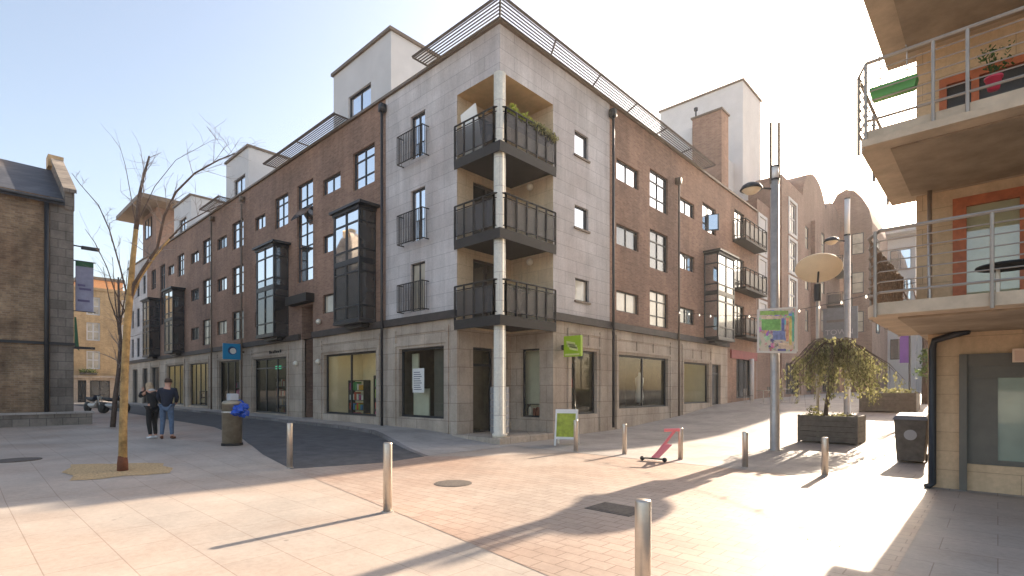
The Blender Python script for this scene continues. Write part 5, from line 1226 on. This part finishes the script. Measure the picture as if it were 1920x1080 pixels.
def person(x, y, face, J, H, label, mats, hand_pose=.5, hair_long=False):
    """J: joints in the person's own frame (x right, y forward, z up), face = heading angle of forward"""
    z = g(x, y)+.0; t = thing('person', label, 'person', (x, y, z))
    fwd = Vector((math.cos(face), math.sin(face), 0)); rt = Vector((fwd.y, -fwd.x, 0))
    def P(p): return Vector((x, y, z))+rt*p[0]+fwd*p[1]+Vector((0, 0, p[2]))
    j = {k: P(v_) for k, v_ in J.items()}
    # body: one continuous surface incl. hands with fingers
    names = ['pelvis', 'spine', 'chest', 'neck', 'head0', 'head1', 'shL', 'elL', 'wrL', 'shR', 'elR', 'wrR', 'hipL', 'knL', 'anL', 'toL', 'hipR', 'knR', 'anR', 'toR']
    rad = [(.13, .11), (.12, .10), (.13, .10), .06, .092, .085, .06, .045, .028, .06, .045, .028, .085, .06, .042, .035, .085, .06, .042, .035]
    V = [j[n_] for n_ in names]; E = [(0, 1), (1, 2), (2, 3), (3, 4), (4, 5), (2, 6), (6, 7), (7, 8), (2, 9), (9, 10), (10, 11), (0, 12), (12, 13), (13, 14), (14, 15), (0, 16), (16, 17), (17, 18), (18, 19)]
    for wi, ei in ((8, 7), (11, 10)):
        d_ = (V[wi]-V[ei]).normalized(); side = d_.cross(Vector((0, 0, 1))); side = side.normalized() if side.length > .1 else rt
        pn_ = side.cross(d_).normalized(); palm = V[wi]+d_*.07; V.append(palm); rad.append((.03, .018)); pi = len(V)-1; E.append((wi, pi))
        for k, L_ in enumerate((.062, .075, .07, .055)):
            b_ = palm+side*(.012*(k-1.5)*1.6)+d_*.02; q1 = b_+d_*L_*.55+pn_*.01; q2 = q1+d_*L_*.35+pn_*hand_pose*.05
            V += [b_, q1, q2]; rad += [.010, .009, .007]; n_ = len(V); E += [(pi, n_-3), (n_-3, n_-2), (n_-2, n_-1)]
        b_ = V[wi]+d_*.03+side*.03; q1 = b_+side*.02+d_*.035; V += [b_, q1]; rad += [.011, .009]; n_ = len(V); E += [(wi, n_-2), (n_-2, n_-1)]
    body = skinned('body', V, E, rad, 'skin', t)
    hf = (j['look']-j['head0']); hf.z *= .5; hf.normalize(); hs_ = hf.cross(Vector((0, 0, 1))).normalized(); hc = j['head0'].lerp(j['head1'], .5)
    # face: nose, ears, eyes, mouth
    MB().lathe([(0, -.02), (.016, 0), (.013, .03), (0, .045)], hc+hf*.09+Vector((0, 0, -.01)), 8, (0, 0, -1)).build('nose', 'skin', t, True)
    for s in (-1, 1):
        MB().lathe([(0, -.012), (.03, -.006), (.032, .008), (0, .014)], hc+hs_*s*.082-Vector((0, 0, .01)), 10, hs_*s).build('ear', 'skin', t, True)
        MB().lathe([(0, -.01), (.012, 0), (0, .01)], hc+hf*.082+hs_*s*.032+Vector((0, 0, .015)), 8).build('eye', 'black', t, True)
    MB().tube([hc+hf*.088+hs_*-.025-Vector((0, 0, .055)), hc+hf*.092-Vector((0, 0, .056)), hc+hf*.088+hs_*.025-Vector((0, 0, .055))], .006, 5).build('mouth', 'pink', t)
    hm = MB(); n1, n2 = 18, 9; vs = []
    for i in range(n2+1):
        for k in range(n1):
            th = math.radians(100)*i/n2; ph_ = 2*math.pi*k/n1
            dv = hs_*math.sin(th)*math.cos(ph_)*.106+hf*(math.sin(th)*math.sin(ph_)*.118)+Vector((0, 0, math.cos(th)*.122))
            front = max(0, math.sin(ph_)); dv.z += front*.06*math.sin(th)
            if hair_long and math.sin(ph_) < .2: dv.z -= .14*(i/n2)**2
            vs.append(hc-hf*.015+Vector((0, 0, .02))+dv)
    hm.add(vs, [(i*n1+k, i*n1+(k+1) % n1, (i+1)*n1+(k+1) % n1, (i+1)*n1+k) for i in range(n2) for k in range(n1)]); hm.build('hair', mats['hair'], t, True)
    # clothes
    ch, sp_, pe_ = j['chest'], j['spine'], j['pelvis']
    V = [pe_-Vector((0, 0, .08)), pe_+Vector((0, 0, .03)), sp_, ch, j['chest'].lerp(j['neck'], .75), j['shL'], j['elL'], j['elL'].lerp(j['wrL'], .93), j['shR'], j['elR'], j['elR'].lerp(j['wrR'], .93)]
    E = [(0, 1), (1, 2), (2, 3), (3, 4), (3, 5), (5, 6), (6, 7), (3, 8), (8, 9), (9, 10)]
    f_ = mats.get('bulk', 1)
    skinned('jacket', V, E, [(.175*f_, .14*f_), (.17*f_, .14*f_), (.165*f_, .135*f_), (.17*f_, .135*f_), .098, .074*f_, .062*f_, .048*f_, .074*f_, .062*f_, .048*f_], mats['top'], t)
    V = [pe_, j['hipL'], j['knL'], j['knL'].lerp(j['anL'], .95), j['hipR'], j['knR'], j['knR'].lerp(j['anR'], .95)]
    skinned('trousers', V, [(0, 1), (1, 2), (2, 3), (0, 4), (4, 5), (5, 6)], [.14, .105, .075, .055, .105, .075, .055], mats['legs'], t)
    for a, b in (('anL', 'toL'), ('anR', 'toR')):
        d_ = (j[b]-j[a]); d_.z = 0; d_.normalize(); c_ = j[a].copy(); c_.z = z
        skinned('shoe', [c_+Vector((0, 0, .10)), c_+Vector((0, 0, .05))-d_*.03, c_+d_*.09+Vector((0, 0, .045)), c_+d_*.17+Vector((0, 0, .035))], [(0, 1), (1, 2), (2, 3)], [.05, .052, .046, .034], mats['shoe'], t)
    if 'scarf' in mats:
        c_ = j['neck']-Vector((0, 0, .02)); MB().tube([c_+hf*.09*math.cos(a)+hs_*.10*math.sin(a)+Vector((0, 0, .02*math.cos(2*a))) for a in [2*math.pi*k/14 for k in range(15)]], .045, 8).build('scarf', mats['scarf'], t, True)
    return t
man = dict(pelvis=(0, 0, .98), spine=(0, .02, 1.16), chest=(0, .02, 1.40), neck=(0, .05, 1.50), head0=(0, .10, 1.585), head1=(0, .12, 1.685), look=(-.5, .8, 1.5),
           shL=(-.19, .02, 1.42), elL=(-.27, .08, 1.2), wrL=(-.2, .27, 1.03), shR=(.19, .02, 1.42), elR=(.26, .06, 1.2), wrR=(.16, .26, 1.05),
           hipL=(-.1, 0, .92), knL=(-.12, .03, .5), anL=(-.14, 0, .09), toL=(-.17, .12, .04), hipR=(.1, 0, .92), knR=(.12, .02, .5), anR=(.15, -.03, .09), toR=(.18, .1, .04))
zsc = 1.06
man = {k: (a, b, c_*zsc) for k, (a, b, c_) in man.items()}
away = math.atan2(.55, -.83)
person(-18.70, 4.58, away, man, 1.85, 'man in navy jacket, blue jeans and brown boots standing with his back turned', dict(top='navy', legs='denim', shoe='brownleather', hair='hair_brown', bulk=1.12))
wom = dict(pelvis=(0, 0, .93), spine=(0, .0, 1.08), chest=(0, .05, 1.3), neck=(0, .11, 1.40), head0=(0, .17, 1.46), head1=(0, .20, 1.56), look=(0, 1.0, 1.1),
           shL=(-.16, .06, 1.36), elL=(-.26, .2, 1.22), wrL=(-.12, .36, 1.38), shR=(.16, .06, 1.36), elR=(.28, .16, 1.24), wrR=(.15, .34, 1.36),
           hipL=(-.09, 0, .87), knL=(-.08, .06, .48), anL=(-.07, -.02, .09), toL=(-.08, .12, .04), hipR=(.09, 0, .87), knR=(.1, .09, .48), anR=(.1, .03, .09), toR=(.12, .16, .04))
wom = {k: (a, b, c_*1.06) for k, (a, b, c_) in wom.items()}
person(-19.08, 4.30, math.atan2(-.25, -.95), wom, 1.65, 'woman in black coat and leggings with white shoes raising her hands to her face', dict(top='blackcloth', legs='blackcloth', shoe='whiteshoe', hair='hair_fair', scarf='scarf', bulk=.98), .9, True)

# ---------------------------------------------------------------- thin sunlit haze over the streets
hz_ = MB().box(-130, 40, -25, 130, -2, 27).build('haze', None); hz_['kind'] = 'stuff'
hm_ = bpy.data.materials.new('haze_air'); hm_.use_nodes = True; hn = hm_.node_tree; hn.nodes.clear()
ho = hn.nodes.new('ShaderNodeOutputMaterial'); hv = hn.nodes.new('ShaderNodeVolumePrincipled')
hv.inputs['Color'].default_value = (1, .97, .94, 1); hv.inputs['Density'].default_value = .0005; hv.inputs['Anisotropy'].default_value = .45
hn.links.new(hv.outputs[0], ho.inputs['Volume']); hz_.data.materials.append(hm_)

fl = MB()
for k in range(26):
    c = Vector((-1.35+random.gauss(0, .16), 6.6+random.gauss(0, .10), .012+random.random()*.015)); a = random.uniform(0, 6.3); u = Vector((math.cos(a), math.sin(a), random.uniform(-.3, .3)))*.016; w_ = Vector((-math.sin(a), math.cos(a), random.uniform(-.3, .3)))*.010
    fl.quad(c-u, c+w_, c+u, c-w_)
lo = fl.build('fallen_leaves', M.setdefault('dry_leaf', plain('dry_leaf', (.26, .15, .05), .8, var=.4, scale=20))); lo['kind'] = 'stuff'; lo['label'] = 'small scatter of dry brown leaves on the sunlit paving'; lo['category'] = 'leaves'
